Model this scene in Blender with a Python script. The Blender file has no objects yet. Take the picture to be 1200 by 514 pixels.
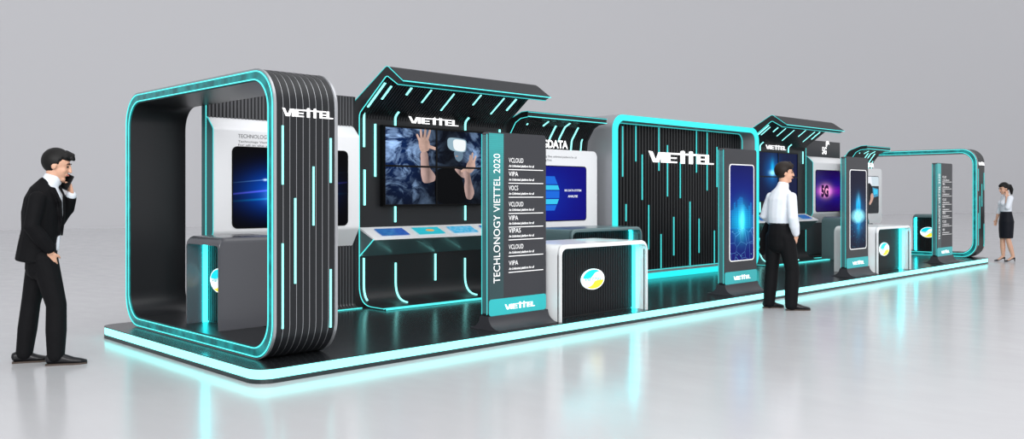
import bpy, bmesh, math, random
from mathutils import Vector, Matrix
random.seed(7)
S = bpy.context.scene
COL = S.collection
PI = math.pi

# ------------------------------------------------------------------ materials
def srgb(r, g, b):
    f = lambda c: (c/255)/12.92 if c/255 <= .04045 else ((c/255+.055)/1.055)**2.4
    return (f(r), f(g), f(b), 1)

class N:
    """tiny helper that turns python arithmetic into math nodes"""
    nt = None
    def __init__(s, sock): s.s = sock
    @staticmethod
    def op(o, *a):
        n = N.nt.nodes.new('ShaderNodeMath'); n.operation = o
        for i, v in enumerate(a):
            if isinstance(v, N): N.nt.links.new(v.s, n.inputs[i])
            else: n.inputs[i].default_value = v
        return N(n.outputs[0])
    def __add__(s, o): return N.op('ADD', s, o)
    __radd__ = __add__
    def __sub__(s, o): return N.op('SUBTRACT', s, o)
    def __rsub__(s, o): return N.op('SUBTRACT', o, s)
    def __mul__(s, o): return N.op('MULTIPLY', s, o)
    __rmul__ = __mul__
    def __truediv__(s, o): return N.op('DIVIDE', s, o)
    def __pow__(s, o): return N.op('POWER', s, o)
    def exp(s): return N.op('EXPONENT', s)
    def abs(s): return N.op('ABSOLUTE', s)
    def floor(s): return N.op('FLOOR', s)
    def fract(s): return N.op('FRACT', s)
    def lt(s, o): return N.op('LESS_THAN', s, o)
    def gt(s, o): return N.op('GREATER_THAN', s, o)
    def clamp(s): return N.op('MINIMUM', N.op('MAXIMUM', s, 0.0), 1.0)

def new_mat(name):
    m = bpy.data.materials.new(name); m.use_nodes = True
    b = m.node_tree.nodes['Principled BSDF']
    return m, m.node_tree, b

def mat(name, col, rough=.5, metal=0.0, emit=None, strength=1.0, spec=.5, coat=0.0, noise=0.0, nscale=8.0):
    m, nt, b = new_mat(name)
    b.inputs['Base Color'].default_value = col
    b.inputs['Roughness'].default_value = rough
    b.inputs['Metallic'].default_value = metal
    b.inputs['Specular IOR Level'].default_value = spec
    b.inputs['Coat Weight'].default_value = coat
    if noise:
        tc = nt.nodes.new('ShaderNodeTexCoord'); nz = nt.nodes.new('ShaderNodeTexNoise')
        nz.inputs['Scale'].default_value = nscale; nz.inputs['Detail'].default_value = 4
        nt.links.new(tc.outputs['Object'], nz.inputs['Vector'])
        mr = nt.nodes.new('ShaderNodeMapRange')
        mr.inputs['To Min'].default_value = 1-noise; mr.inputs['To Max'].default_value = 1+noise
        nt.links.new(nz.outputs['Fac'], mr.inputs['Value'])
        mx = nt.nodes.new('ShaderNodeMix'); mx.data_type = 'RGBA'; mx.blend_type = 'MULTIPLY'
        mx.inputs['Factor'].default_value = 1; mx.inputs['A'].default_value = col
        nt.links.new(mr.outputs[0], mx.inputs['B'])
        nt.links.new(mx.outputs['Result'], b.inputs['Base Color'])
    if emit:
        b.inputs['Emission Color'].default_value = emit
        b.inputs['Emission Strength'].default_value = strength
    return m

M = {}
M['charcoal'] = mat('charcoal', (.013, .014, .016, 1), .42, noise=.08, spec=.35)
M['rib'] = mat('rib_black', (.0085, .0095, .011, 1), .36, spec=.35)
M['riblight'] = mat('rib_graphite', (.010, .011, .013, 1), .36, spec=.32)
M['ribgrey'] = mat('rib_grey', (.075, .076, .082, 1), .35, metal=.2)
M['black'] = mat('matt_black', (.010, .010, .011, 1), .5)
M['inner'] = mat('inner_black', (.013, .014, .016, 1), .36, spec=.4)
M['graphite'] = mat('graphite', (.036, .037, .043, 1), .4, spec=.3)
M['canopy'] = mat('canopy_grey', (.018, .019, .022, 1), .5, spec=.2)
M['silver'] = mat('silver_edge', (.42, .43, .45, 1), .3, metal=.7)
M['rimgrey'] = mat('rim_grey', (.30, .31, .33, 1), .4, metal=.3)
M['white'] = mat('white_gloss', (.80, .81, .83, 1), .28, coat=.2)
M['counterwhite'] = mat('counter_white', (.82, .84, .85, 1), .25, coat=.3)
M['greygloss'] = mat('grey_gloss', (.075, .077, .088, 1), .26, coat=.2)
M['tealgrey'] = mat('teal_grey', (.095, .155, .165, 1), .3, coat=.2)
M['deck'] = mat('deck_black', (.014, .016, .018, 1), .22, noise=.1, spec=.42)
M['base'] = mat('base_dark', (.012, .020, .022, 1), .35)
M['glassteal'] = mat('glass_teal', (.06, .16, .17, 1), .12, coat=.6)
M['led'] = mat('led_white_cyan', (.05, .3, .3, 1), .4, emit=(.30, .95, .90, 1), strength=1.6)
M['ledteal'] = mat('led_teal', (.05, .4, .4, 1), .4, emit=(.03, .42, .42, 1), strength=1.0)
M['ledmid'] = mat('led_mid', (.05, .4, .4, 1), .4, emit=(.08, .72, .70, 1), strength=1.15)
M['frame'] = mat('frame_cyan', (.02, .2, .2, 1), .35, emit=(.01, .76, .78, 1), strength=1.15)
M['strip'] = mat('platform_strip', (.03, .2, .2, 1), .4, emit=(.25, 1.0, .95, 1), strength=2.2)
M['glow'] = mat('counter_glow', (.1, .7, .7, 1), .4, emit=(.015, .82, .88, 1), strength=7.0)
M['footer'] = mat('teal_footer', srgb(40, 165, 168), .3, emit=srgb(20, 150, 155), strength=.35)
M['letter'] = mat('white_letter', (.9, .9, .9, 1), .4, emit=(1, 1, 1, 1), strength=1.0)
M['ink'] = mat('grey_ink', (.12, .12, .13, 1), .6)
M['letterdim'] = mat('sign_letter', (.8, .8, .8, 1), .5, emit=(1, 1, 1, 1), strength=.35)
M['logo_white'] = mat('emblem_white', (.9, .95, .95, 1), .4, emit=(.9, 1, 1, 1), strength=.75)
M['logo_cyan'] = mat('emblem_cyan', srgb(0, 190, 205), .4, emit=srgb(0, 205, 220), strength=.8)
M['logo_yellow'] = mat('emblem_yellow', srgb(240, 215, 40), .4, emit=srgb(245, 222, 50), strength=.7)
M['bezel'] = mat('bezel_black', (.003, .003, .0035, 1), .3, spec=.12)
M['suit'] = mat('suit_black', (.0035, .0035, .0045, 1), .75, spec=.14, noise=.25, nscale=30)
M['trouser'] = mat('trouser_black', (.004, .004, .005, 1), .72, spec=.14, noise=.2, nscale=30)
M['skirt'] = mat('skirt_navy', (.005, .006, .011, 1), .65, spec=.2)
M['shirt'] = mat('white_shirt', (.72, .76, .82, 1), .7, noise=.06, nscale=14)
M['skin'] = mat('skin', srgb(214, 165, 138), .5, noise=.04)
M['skin2'] = mat('skin_leg', srgb(206, 160, 135), .5)
M['hair'] = mat('hair_black', (.004, .0035, .0035, 1), .5, spec=.25, noise=.4, nscale=60)
M['hairbrown'] = mat('hair_brown', (.012, .007, .005, 1), .5, spec=.25, noise=.4, nscale=60)
M['shoe'] = mat('shoe_leather', (.006, .006, .008, 1), .28, spec=.35)
M['sole'] = mat('sole_brown', (.06, .04, .03, 1), .6)
M['eye'] = mat('eye_dark', (.02, .015, .012, 1), .2)
M['lip'] = mat('lip', srgb(175, 100, 92), .5)
M['phone'] = mat('phone_dark', (.02, .02, .022, 1), .2)

def screen_mat(name, fn):
    """emissive picture: fn(x, z, nt) -> (r, g, b) N expressions; x,z run 0..1 over the panel"""
    m, nt, b = new_mat(name)
    N.nt = nt
    tc = nt.nodes.new('ShaderNodeTexCoord'); sp = nt.nodes.new('ShaderNodeSeparateXYZ')
    nt.links.new(tc.outputs['Generated'], sp.inputs[0])
    r, g, bl = fn(N(sp.outputs[0]), N(sp.outputs[2]), nt, tc)
    cb = nt.nodes.new('ShaderNodeCombineColor')
    for i, v in enumerate((r, g, bl)):
        if isinstance(v, N): nt.links.new(v.s, cb.inputs[i])
        else: cb.inputs[i].default_value = v
    nt.links.new(cb.outputs[0], b.inputs['Emission Color'])
    b.inputs['Emission Strength'].default_value = 1.0
    b.inputs['Base Color'].default_value = (.001, .001, .002, 1)
    b.inputs['Roughness'].default_value = .3
    b.inputs['Specular IOR Level'].default_value = .06
    return m

def vec(nt, x, y, z=0.0):
    c = nt.nodes.new('ShaderNodeCombineXYZ')
    for i, v in enumerate((x, y, z)):
        if isinstance(v, N): nt.links.new(v.s, c.inputs[i])
        else: c.inputs[i].default_value = v
    return c.outputs[0]
def noise(nt, v, scale, detail=3, rough=.6, dist=0.0):
    n = nt.nodes.new('ShaderNodeTexNoise'); nt.links.new(v, n.inputs['Vector'])
    n.inputs['Scale'].default_value = scale; n.inputs['Detail'].default_value = detail
    n.inputs['Roughness'].default_value = rough; n.inputs['Distortion'].default_value = dist
    return N(n.outputs['Fac'])
def white(nt, v):
    n = nt.nodes.new('ShaderNodeTexWhiteNoise'); n.noise_dimensions = '2D'
    nt.links.new(v, n.inputs['Vector']); return N(n.outputs['Value'])
def voro_edge(nt, v, scale):
    n = nt.nodes.new('ShaderNodeTexVoronoi'); n.feature = 'DISTANCE_TO_EDGE'
    n.inputs['Scale'].default_value = scale; nt.links.new(v, n.inputs['Vector'])
    return N(n.outputs['Distance'])
def voro_f1(nt, v, scale):
    n = nt.nodes.new('ShaderNodeTexVoronoi'); n.inputs['Scale'].default_value = scale
    nt.links.new(v, n.inputs['Vector']); return N(n.outputs['Distance'])
def gauss(x, c, w): 
    d = (x-c)/w
    return (d*d*-1.0).exp()

def s_flare(x, z, nt, tc):
    g = gauss(x, .42, .26)*gauss(z, .46, .22)
    core = gauss(x, .40, .09)*gauss(z, .40, .10)
    l1 = gauss(z-(x*.16), .42, .010)*gauss(x, .4, .35)
    l2 = gauss(z-(x*.16), .56, .006)*gauss(x, .42, .25)
    l3 = gauss(z-(x*.10), .33, .012)*gauss(x, .45, .25)
    sp = gauss(x, .26, .015)*gauss(z, .60, .013)
    return (core*.25+l1*.12+sp*.6+l2*.15, g*.10+core*.75+l1*.12+l2*.4+l3*.35+sp*.8, g*.75+core+l1*.9+l2*.8+l3*.7+sp)
def s_city(x, z, nt, tc):
    bx = (x*13.0).floor()
    h = white(nt, vec(nt, bx, 3.0))*.20+.44-(((x-.5)*.0).abs())
    h = h+gauss(x, .5, .25)*.06
    bld = z.lt(h)*z.gt(.33)*.9
    win = ((z*60.0).fract().gt(.45))*((x*52.0).fract().gt(.4))
    glow = gauss(x, .5, .34)*gauss(z, .40, .17)
    core = gauss(x, .5, .10)*gauss(z, .41, .12)
    beams = gauss(z, .45, .12)*(white(nt, vec(nt, (x*46.0).floor(), 9.0)).gt(.7))*.5
    net = gauss(voro_edge(nt, vec(nt, x*2.0, z*5.0), 1.9), 0.0, .013)*z.lt(.34)
    dots = voro_f1(nt, vec(nt, x*4.0, z*12.0), 1.6).lt(.09)*z.lt(.42)
    top = (1.0-((z-.62).abs()*1.9)).clamp()
    r = core*.15+net*.10+dots*.2
    g = glow*.42+core*.7+bld*(win*.14+.05)+net*.30+dots*.6+beams*glow*.8+top*.012
    b = top*.20+.06+glow*.55+core*.5+bld*(win*.25+.14)+net*.5+dots*.6+beams*glow+z.lt(.34)*.10
    return r, g, b
def s_rocket(x, z, nt, tc):
    nz = noise(nt, vec(nt, x*3.0, z*8.0), 2.2, 5, .65, 1.2)
    cloud = (gauss(x, .50, .40)*gauss(z, .415, .085)*1.7-.35).clamp()
    halo = gauss(x, .52, .36)*gauss(z, .42, .20)
    beam = (gauss(x, .42, .05)+gauss(x, .60, .05)+gauss(x, .51, .09)*.7)*gauss(z, .56, .085)
    tip = gauss(x, .52, .045)*gauss(z, .64, .06)
    stem = gauss(x, .52, .10)*gauss(z, .31, .12)*nz
    dots = voro_f1(nt, vec(nt, x*5.0, z*16.0), 2.3).lt(.16)*z.lt(.36)*(z*2.0+.35)
    c = cloud*(nz*1.5+.15)
    return c*.45+tip*.1, halo*.16+c*1.2+beam*.40+tip*.4+stem*.4+dots*.45, halo*.42+.02+c*1.2+beam*.7+tip*.6+stem*.7+dots*.65
def s_5g(x, z, nt, tc):
    d = ((((x-.38)/.22)*((x-.38)/.22))+(((z-.50)/.135)*((z-.50)/.135)))
    g = (d*-1.0).exp()
    ring = gauss(d, .9, .7)
    st = noise(nt, vec(nt, x*1.4, z*26.0), 2.0, 4, .6)
    wide = gauss(z, .50, .34)
    side = gauss(z, .5, .10)*gauss(x, .42, .9)
    return (g*1.0+ring*.20+side*st*.35+.012, g*.50+ring*.02+st*wide*.01, .05+wide*st*.40+ring*.22+g*.35+side*.15)
def s_data(x, z, nt, tc):
    g = gauss(x, .15, .5)*gauss(z, .45, .5)
    st = noise(nt, vec(nt, x*2.0, z*10.0), 1.5, 3)
    return 0.002, g*.02, g*.16+.19+st*.03
def s_navy(x, z, nt, tc):
    g = gauss(x, .36, .16)*gauss(z, .62, .26)
    c = gauss(x, .36, .07)*gauss(z, .58, .05)
    b = gauss(x, .36, .04)*gauss(z, .68, .14)
    st = noise(nt, vec(nt, x*14.0, z*1.0), 2.0, 3)
    return c*.4, g*.12+c*.9+b*.4+.004, g*.40+c+b*.6+.035+st*.02
def s_car(x, z, nt, tc):
    n = noise(nt, vec(nt, x*3.0, z*4.0), 2.2, 4)
    sky = z.gt(.74)
    return n*.03+sky*.62, n*.04+sky*.72, n*.05+sky*.78
def s_tab1(x, z, nt, tc):
    g = gauss(x, .25, .4); n = noise(nt, vec(nt, x*3.0, z*3.0), 2.0, 4)
    return n*.06, n*.20+g*.05, .25+n*.35
def s_tab2(x, z, nt, tc):
    n = noise(nt, vec(nt, x*2.0, z*2.0), 1.5, 2)
    return .01+n*.04, .42+n*.15, .52+n*.16
def s_tab3(x, z, nt, tc):
    n = noise(nt, vec(nt, x*3.0, z*3.0), 2.4, 5, .7, 1.0)
    return (n-.45)*1.2+.05, n*.7+.1, n*.6+.42
SC = {k: screen_mat('picture_'+k, f) for k, f in dict(flare=s_flare, city=s_city, rocket=s_rocket, fiveg=s_5g,
      data=s_data, navy=s_navy, car=s_car, tab1=s_tab1, tab2=s_tab2, tab3=s_tab3).items()}
# smoke picture: shared over four monitors, so it uses object coordinates of the wall (metres)
def smoke_mat():
    m, nt, b = new_mat('picture_smoke'); N.nt = nt
    tc = nt.nodes.new('ShaderNodeTexCoord'); sp = nt.nodes.new('ShaderNodeSeparateXYZ')
    nt.links.new(tc.outputs['Object'], sp.inputs[0])
    x = N(sp.outputs[0])/1.6; z = N(sp.outputs[2])/.945
    v = vec(nt, x*2.0, z*1.4)
    n1 = noise(nt, v, 2.1, 7, .62, 1.3); n2 = noise(nt, v, 5.5, 5, .6, .8)
    left = gauss(x, .10, .26)*gauss(z, .72, .42)
    right = gauss(x, .93, .14)*gauss(z, .72, .35)
    low = gauss(x, .22, .2)*gauss(z, .2, .25)
    mask = left*1.9+right*1.0+low*.35
    s = ((n1-.46)*3.4).clamp()*mask
    s2 = ((n2-.5)*2.0).clamp()*mask*.35
    t = s+s2
    r = t*.52+.001; g = t*.80+.002+mask*.008; bl = t*1.25+mask*.045+.004
    cb = nt.nodes.new('ShaderNodeCombineColor')
    for i, q in enumerate((r, g, bl)): nt.links.new(q.s, cb.inputs[i])
    nt.links.new(cb.outputs[0], b.inputs['Emission Color']); b.inputs['Emission Strength'].default_value = 1
    b.inputs['Base Color'].default_value = (.001, .001, .002, 1); b.inputs['Specular IOR Level'].default_value = .06
    return m
M['smoke'] = smoke_mat()
def flat(name, c, s=1.0): return mat('picture_'+name, (.001, .001, .001, 1), .4, emit=c, strength=s, spec=.05)
M['p_skin'] = flat('skin', srgb(205, 165, 150)); M['p_skin_d'] = flat('skin_shade', srgb(150, 120, 120))
M['p_set'] = flat('headset', srgb(245, 250, 252)); M['p_set_d'] = flat('headset_shade', srgb(150, 180, 195))
def s_arm(x, z, nt, tc):
    n = noise(nt, tc.outputs['Generated'], 3.0, 3)
    k = (.40+(x-.55).abs()*1.1+(n-.5)*.5).clamp()
    return k*.62, k*.42, k*.38
def s_hand(x, z, nt, tc):
    n = noise(nt, tc.outputs['Generated'], 4.0, 3)
    k = (.62+(x-.5).abs()*.7+(n-.5)*.6).clamp()
    return k*.70, k*.46, k*.38
M['p_skin_d'] = screen_mat('picture_arm', s_arm); M['p_skin_h'] = screen_mat('picture_hand', s_hand)
M['p_face'] = flat('face', srgb(105, 130, 150)); M['p_black'] = flat('black', srgb(5, 6, 9))
M['p_cyan'] = flat('cyan', srgb(60, 205, 245)); M['p_blue'] = flat('blue', srgb(30, 110, 225)); M['p_white'] = flat('white', srgb(240, 245, 255))
M['p_orange'] = flat('orange', srgb(225, 170, 90)); M['p_dash'] = flat('dash', srgb(70, 150, 190)); M['p_dark'] = flat('dark', srgb(24, 28, 36))
M['p_purple'] = flat('purple', srgb(40, 8, 60))

# teal channel with faint light and dark patches
def channel_mat():
    m, nt, b = new_mat('light_channel'); N.nt = nt
    tc = nt.nodes.new('ShaderNodeTexCoord')
    mp = nt.nodes.new('ShaderNodeMapping'); nt.links.new(tc.outputs['Object'], mp.inputs[0])
    n = noise(nt, mp.outputs[0], 7.0, 3, .55)
    k = ((n-.36)*2.4).clamp()
    cb = nt.nodes.new('ShaderNodeCombineColor')
    for i, q in enumerate((k*.004, k*.26+.075, k*.26+.08)): nt.links.new(q.s, cb.inputs[i])
    nt.links.new(cb.outputs[0], b.inputs['Emission Color']); b.inputs['Emission Strength'].default_value = .95
    b.inputs['Base Color'].default_value = (.01, .06, .065, 1); b.inputs['Roughness'].default_value = .25
    return m
M['channel'] = channel_mat()
# totem ribbon: bright teal at the top fading to black, with a fine grid
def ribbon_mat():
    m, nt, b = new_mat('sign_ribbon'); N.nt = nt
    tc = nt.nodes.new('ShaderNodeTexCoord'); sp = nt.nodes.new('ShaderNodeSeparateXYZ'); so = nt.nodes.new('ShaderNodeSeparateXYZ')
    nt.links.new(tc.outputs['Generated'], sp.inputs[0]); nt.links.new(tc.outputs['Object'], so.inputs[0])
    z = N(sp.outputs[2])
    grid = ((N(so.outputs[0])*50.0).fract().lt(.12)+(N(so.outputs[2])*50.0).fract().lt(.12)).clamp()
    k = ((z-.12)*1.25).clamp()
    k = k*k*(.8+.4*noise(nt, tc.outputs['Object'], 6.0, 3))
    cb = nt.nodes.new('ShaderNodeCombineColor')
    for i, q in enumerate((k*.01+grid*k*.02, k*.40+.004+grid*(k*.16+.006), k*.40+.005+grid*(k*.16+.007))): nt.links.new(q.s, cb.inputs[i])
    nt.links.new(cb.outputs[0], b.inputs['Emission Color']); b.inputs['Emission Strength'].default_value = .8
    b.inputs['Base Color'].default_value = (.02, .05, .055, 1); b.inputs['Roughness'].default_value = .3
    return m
M['ribbon'] = ribbon_mat()

# ------------------------------------------------------------------ mesh builder
class MB:
    def __init__(s): s.v = []; s.f = []; s.m = []; s.cur = 0
    def add(s, vs, fs):
        o = len(s.v); s.v += [tuple(v) for v in vs]
        for f in fs: s.f.append([i+o for i in f]); s.m.append(s.cur)
    def box(s, x0, x1, y0, y1, z0, z1):
        s.add([(x0,y0,z0),(x1,y0,z0),(x1,y1,z0),(x0,y1,z0),(x0,y0,z1),(x1,y0,z1),(x1,y1,z1),(x0,y1,z1)],
              [(0,3,2,1),(4,5,6,7),(0,1,5,4),(1,2,6,5),(2,3,7,6),(3,0,4,7)])
        return s
    def prism(s, poly, f0, f1):
        """poly: list of 2d points; f0/f1 map (u,v) -> 3d at both ends"""
        n = len(poly)
        s.add([f0(*p) for p in poly]+[f1(*p) for p in poly],
              [list(range(n))[::-1], list(range(n, 2*n))]+[(i, (i+1) % n, n+(i+1) % n, n+i) for i in range(n)])
        return s
    def prism_x(s, poly, x0, x1): return s.prism(poly, lambda y, z: (x0, y, z), lambda y, z: (x1, y, z))
    def prism_y(s, poly, y0, y1): return s.prism(poly, lambda x, z: (x, y0, z), lambda x, z: (x, y1, z))
    def prism_z(s, poly, z0, z1): return s.prism(poly, lambda x, y: (x, y, z0), lambda x, y: (x, y, z1))
    def strip(s, path, x0, x1, t, t0=0.0, loop=False):
        """box profile swept along a (y,z) path; outward = left normal of path; x0..x1 wide, t thick"""
        nrm = normals(path, loop); n = len(path); vs = []
        for (y, z), (ny, nz) in zip(path, nrm):
            a = (y+ny*t0, z+nz*t0); b = (y+ny*(t0+t), z+nz*(t0+t))
            vs += [(x0, *a), (x1, *a), (x1, *b), (x0, *b)]
        fs = []
        for i in range(n if loop else n-1):
            j = (i+1) % n
            for k in range(4):
                l = (k+1) % 4; fs.append((4*i+k, 4*i+l, 4*j+l, 4*j+k))
        if not loop: fs += [(0, 3, 2, 1), (4*n-4, 4*n-3, 4*n-2, 4*n-1)]
        s.add(vs, fs); return s
    def ring(s, outer, inner, f0, f1):
        """frame between two loops of equal length, extruded from f0 to f1"""
        n = len(outer)
        vs = [f0(*p) for p in outer]+[f0(*p) for p in inner]+[f1(*p) for p in outer]+[f1(*p) for p in inner]
        fs = []
        for i in range(n):
            j = (i+1) % n
            fs += [(i, j, n+j, n+i), (2*n+i, 3*n+i, 3*n+j, 2*n+j), (i, 2*n+i, 2*n+j, j), (n+i, n+j, 3*n+j, 3*n+i)]
        s.add(vs, fs); return s
    def sphere(s, c, r, n=16, m=10, mtx=None):
        vs = []; fs = []
        r = r if isinstance(r, (tuple, list)) else (r, r, r)
        def pt(x, y, z):
            p = Vector((x*r[0], y*r[1], z*r[2]))
            if mtx: p = mtx @ p
            return p+Vector(c)
        vs.append(pt(0, 0, 1))
        for j in range(1, m):
            t = PI*j/m
            for i in range(n):
                a = 2*PI*i/n; vs.append(pt(math.sin(t)*math.cos(a), math.sin(t)*math.sin(a), math.cos(t)))
        vs.append(pt(0, 0, -1)); L = len(vs)-1
        for i in range(n):
            k = (i+1) % n
            fs.append((0, 1+i, 1+k)); fs.append((L, L-n+k, L-n+i))
            for j in range(m-2): fs.append((1+j*n+i, 1+(j+1)*n+i, 1+(j+1)*n+k, 1+j*n+k))
        s.add(vs, fs); return s
    def loft(s, pts, rad, n=16, fwd=(1, 0, 0), cap=True, ck=(.8, .8)):
        """smooth tube through pts with elliptic radii (side, fwd); rounded ends"""
        P = [Vector(p) for p in pts]; Rr = [(r, r) if not isinstance(r, (tuple, list)) else r for r in rad]
        fw = Vector(fwd); rings = []
        T = []
        for i in range(len(P)):
            a = P[max(i-1, 0)]; b = P[min(i+1, len(P)-1)]; T.append((b-a).normalized())
        def frame(t):
            sd = t.cross(fw)
            if sd.length < .15: sd = t.cross(Vector((0, 0, 1)))
            sd.normalize(); return sd, sd.cross(t).normalized()
        def add(p, t, r):
            sd, f = frame(t); rings.append([p+sd*math.cos(2*PI*k/n)*r[0]+f*math.sin(2*PI*k/n)*r[1] for k in range(n)])
        if cap:
            q = min(Rr[0])
            for a in (80, 55, 28): add(P[0]-T[0]*q*math.sin(math.radians(a))*ck[0], T[0], (Rr[0][0]*math.cos(math.radians(a)), Rr[0][1]*math.cos(math.radians(a))))
        for p, t, r in zip(P, T, Rr): add(p, t, r)
        if cap:
            q = min(Rr[-1])
            for a in (28, 55, 80): add(P[-1]+T[-1]*q*math.sin(math.radians(a))*ck[1], T[-1], (Rr[-1][0]*math.cos(math.radians(a)), Rr[-1][1]*math.cos(math.radians(a))))
        vs = [v for r in rings for v in r]; fs = []
        for i in range(len(rings)-1):
            for k in range(n):
                l = (k+1) % n; fs.append((i*n+k, i*n+l, (i+1)*n+l, (i+1)*n+k))
        fs.append(list(range(n))[::-1]); fs.append([len(vs)-n+k for k in range(n)])
        s.add(vs, fs); return s
    def obj(s, name, mats, parent=None, smooth=False, local=False):
        me = bpy.data.meshes.new(name)
        off = Vector((0, 0, 0))
        if parent and not local:
            p = parent
            while p: off += p.location; p = p.parent
        me.from_pydata([tuple(Vector(v)-off) for v in s.v], [], s.f)
        mats = mats if isinstance(mats, (list, tuple)) else [mats]
        for m in mats: me.materials.append(m)
        if len(mats) > 1: me.polygons.foreach_set('material_index', s.m)
        bm = bmesh.new(); bm.from_mesh(me); bmesh.ops.recalc_face_normals(bm, faces=bm.faces); bm.to_mesh(me); bm.free()
        if smooth:
            me.polygons.foreach_set('use_smooth', [True]*len(me.polygons))
            try: me.set_sharp_from_angle(angle=math.radians(smooth if smooth is not True else 40))
            except Exception: pass
        o = bpy.data.objects.new(name, me); COL.objects.link(o)
        if parent: o.parent = parent
        return o

def normals(path, loop=False):
    n = len(path); out = []
    for i in range(n):
        a = path[i-1] if (i or loop) else path[0]; b = path[(i+1) % n] if (i < n-1 or loop) else path[-1]
        # averaged segment directions keep thickness constant
        def d(p, q):
            l = math.hypot(q[0]-p[0], q[1]-p[1]); return ((q[0]-p[0])/l, (q[1]-p[1])/l) if l > 1e-9 else None
        d1, d2 = d(a, path[i]), d(path[i], b)
        d1 = d1 or d2; d2 = d2 or d1
        nx, ny = -(d1[1]+d2[1]), d1[0]+d2[0]; l = math.hypot(nx, ny) or 1; nx /= l; ny /= l
        c = max(.5, nx*-d1[1]+ny*d1[0]); out.append((nx/c, ny/c))
    return out

def offset(path, d, loop=False): return [(y+ny*d, z+nz*d) for (y, z), (ny, nz) in zip(path, normals(path, loop))]

def rrect(a0, a1, b0, b1, r, seg=8):
    """rounded rectangle loop, counter-clockwise"""
    pts = []
    for cx, cy, st in ((a1-r, b0+r, -90), (a1-r, b1-r, 0), (a0+r, b1-r, 90), (a0+r, b0+r, 180)):
        for k in range(seg+1):
            t = math.radians(st+90*k/seg); pts.append((cx+r*math.cos(t), cy+r*math.sin(t)))
    return pts

def fillet(pts, rads, seg=7):
    """open polyline with rounded corners"""
    out = [pts[0]]
    for i in range(1, len(pts)-1):
        p = Vector(pts[i]); a = Vector(pts[i-1])-p; b = Vector(pts[i+1])-p; r = rads[i] if isinstance(rads, (list, tuple)) else rads
        if r <= 0: out.append(tuple(p)); continue
        ang = a.angle(b); t = min(r/math.tan(ang/2), a.length*.49, b.length*.49)
        p0 = p+a.normalized()*t; p1 = p+b.normalized()*t
        for k in range(seg+1):
            s = k/seg; q = p0*(1-s)**2+p*2*s*(1-s)+p1*s*s; out.append(tuple(q))
    out.append(pts[-1]); return out

def thing(name, label, cat, loc=(0, 0, 0), group=None, rz=0):
    o = bpy.data.objects.new(name, None); COL.objects.link(o); o.empty_display_size = .1
    o.location = loc; o.rotation_euler = (0, 0, rz); o['label'] = label; o['category'] = cat
    if group: o['group'] = group
    return o

def dup(root, loc, label, name=None):
    def cp(o, par):
        c = o.copy(); COL.objects.link(c)
        if par: c.parent = par
        for ch in list(o.children): cp(ch, c)
        return c
    r = cp(root, None); r.location = loc; r['label'] = label
    return r

# ------------------------------------------------------------------ lettering
def logo_polys():
    return [[(0,1.08),(.42,1.02),(.82,.32),(.98,.32),(1.32,1.0),(2.15,1.0),(2.15,0),(1.66,0),(1.66,.70),(1.60,.70),(1.28,0.0),(.60,0.0)],
            [(2.3,0),(2.8,0),(2.8,1),(2.3,1)], [(2.8,.83),(6.65,.83),(6.65,1),(2.8,1)], [(2.8,.42),(3.7,.42),(3.7,.56),(2.8,.56)], [(2.8,0),(3.75,0),(3.75,.15),(2.8,.15)],
            [(4.35,-.03),(4.85,-.03),(4.85,.83),(4.35,.83)], [(4.35,1),(4.85,1),(4.85,1.18),(4.72,1.26),(4.48,1.26),(4.35,1.18)],
            [(5.55,-.03),(6.02,-.03),(6.02,.83),(5.55,.83)], [(5.55,1),(6.02,1),(6.02,1.18),(5.9,1.26),(5.67,1.26),(5.55,1.18)],
            [(6.65,0),(7.12,0),(7.12,1),(6.65,1)], [(7.12,.84),(7.85,.84),(7.85,1),(7.12,1)], [(7.12,.42),(7.85,.42),(7.85,.56),(7.12,.56)],
            [(7.12,0),(9.15,0),(9.15,.15),(7.12,.15)], [(7.97,.15),(8.42,.15),(8.42,1),(7.97,1)]]
def map_front(x0, z0, y, s, sv=None):      # lettering facing -y
    sv = sv or s
    return lambda d: (lambda u, v: (x0+u*s, y-d, z0+v*sv))
def map_left(y0, z0, x, s, sv=None):       # lettering facing -x
    sv = sv or s
    return lambda d: (lambda u, v: (x-d, y0-u*s, z0+v*sv))
def logo(mp, depth, matl, parent, name='lettering'):
    b = MB()
    for p in logo_polys(): b.prism(p, mp(depth), mp(0))
    return b.obj(name, matl, parent)

_text_cache = {}
def text_mesh(txt, bold=0.0, shear=0.0):
    k = (txt, bold, shear)
    if k in _text_cache: return _text_cache[k]
    cu = bpy.data.curves.new('t', 'FONT'); cu.body = txt; cu.size = 1; cu.offset = bold; cu.shear = shear; cu.resolution_u = 3
    o = bpy.data.objects.new('t', cu); COL.objects.link(o)
    bpy.context.view_layer.update()
    me = bpy.data.meshes.new_from_object(o.evaluated_get(bpy.context.evaluated_depsgraph_get()))
    vs = [(v.co.x, v.co.y) for v in me.vertices]; fs = [tuple(p.vertices) for p in me.polygons]
    bpy.data.objects.remove(o); bpy.data.curves.remove(cu); bpy.data.meshes.remove(me)
    x0 = min(v[0] for v in vs); x1 = max(v[0] for v in vs)
    vs = [(v[0]-x0, v[1]) for v in vs]
    _text_cache[k] = (vs, fs, x1-x0); return _text_cache[k]
def add_text(b, txt, fmap, width=None, size=None, bold=0.0, shear=0.0, rot=False, capw=None):
    """fmap(u,v)->3d with u,v in metres; size = capital height; width forces the run length"""
    vs, fs, w = text_mesh(txt, bold, shear)
    sv = (size or .05)/.70; su = width/w if width else sv
    if rot: b.add([fmap(-v*sv, u*su) for u, v in vs], fs)
    else: b.add([fmap(u*su, v*sv) for u, v in vs], fs)
    return w*su

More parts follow.
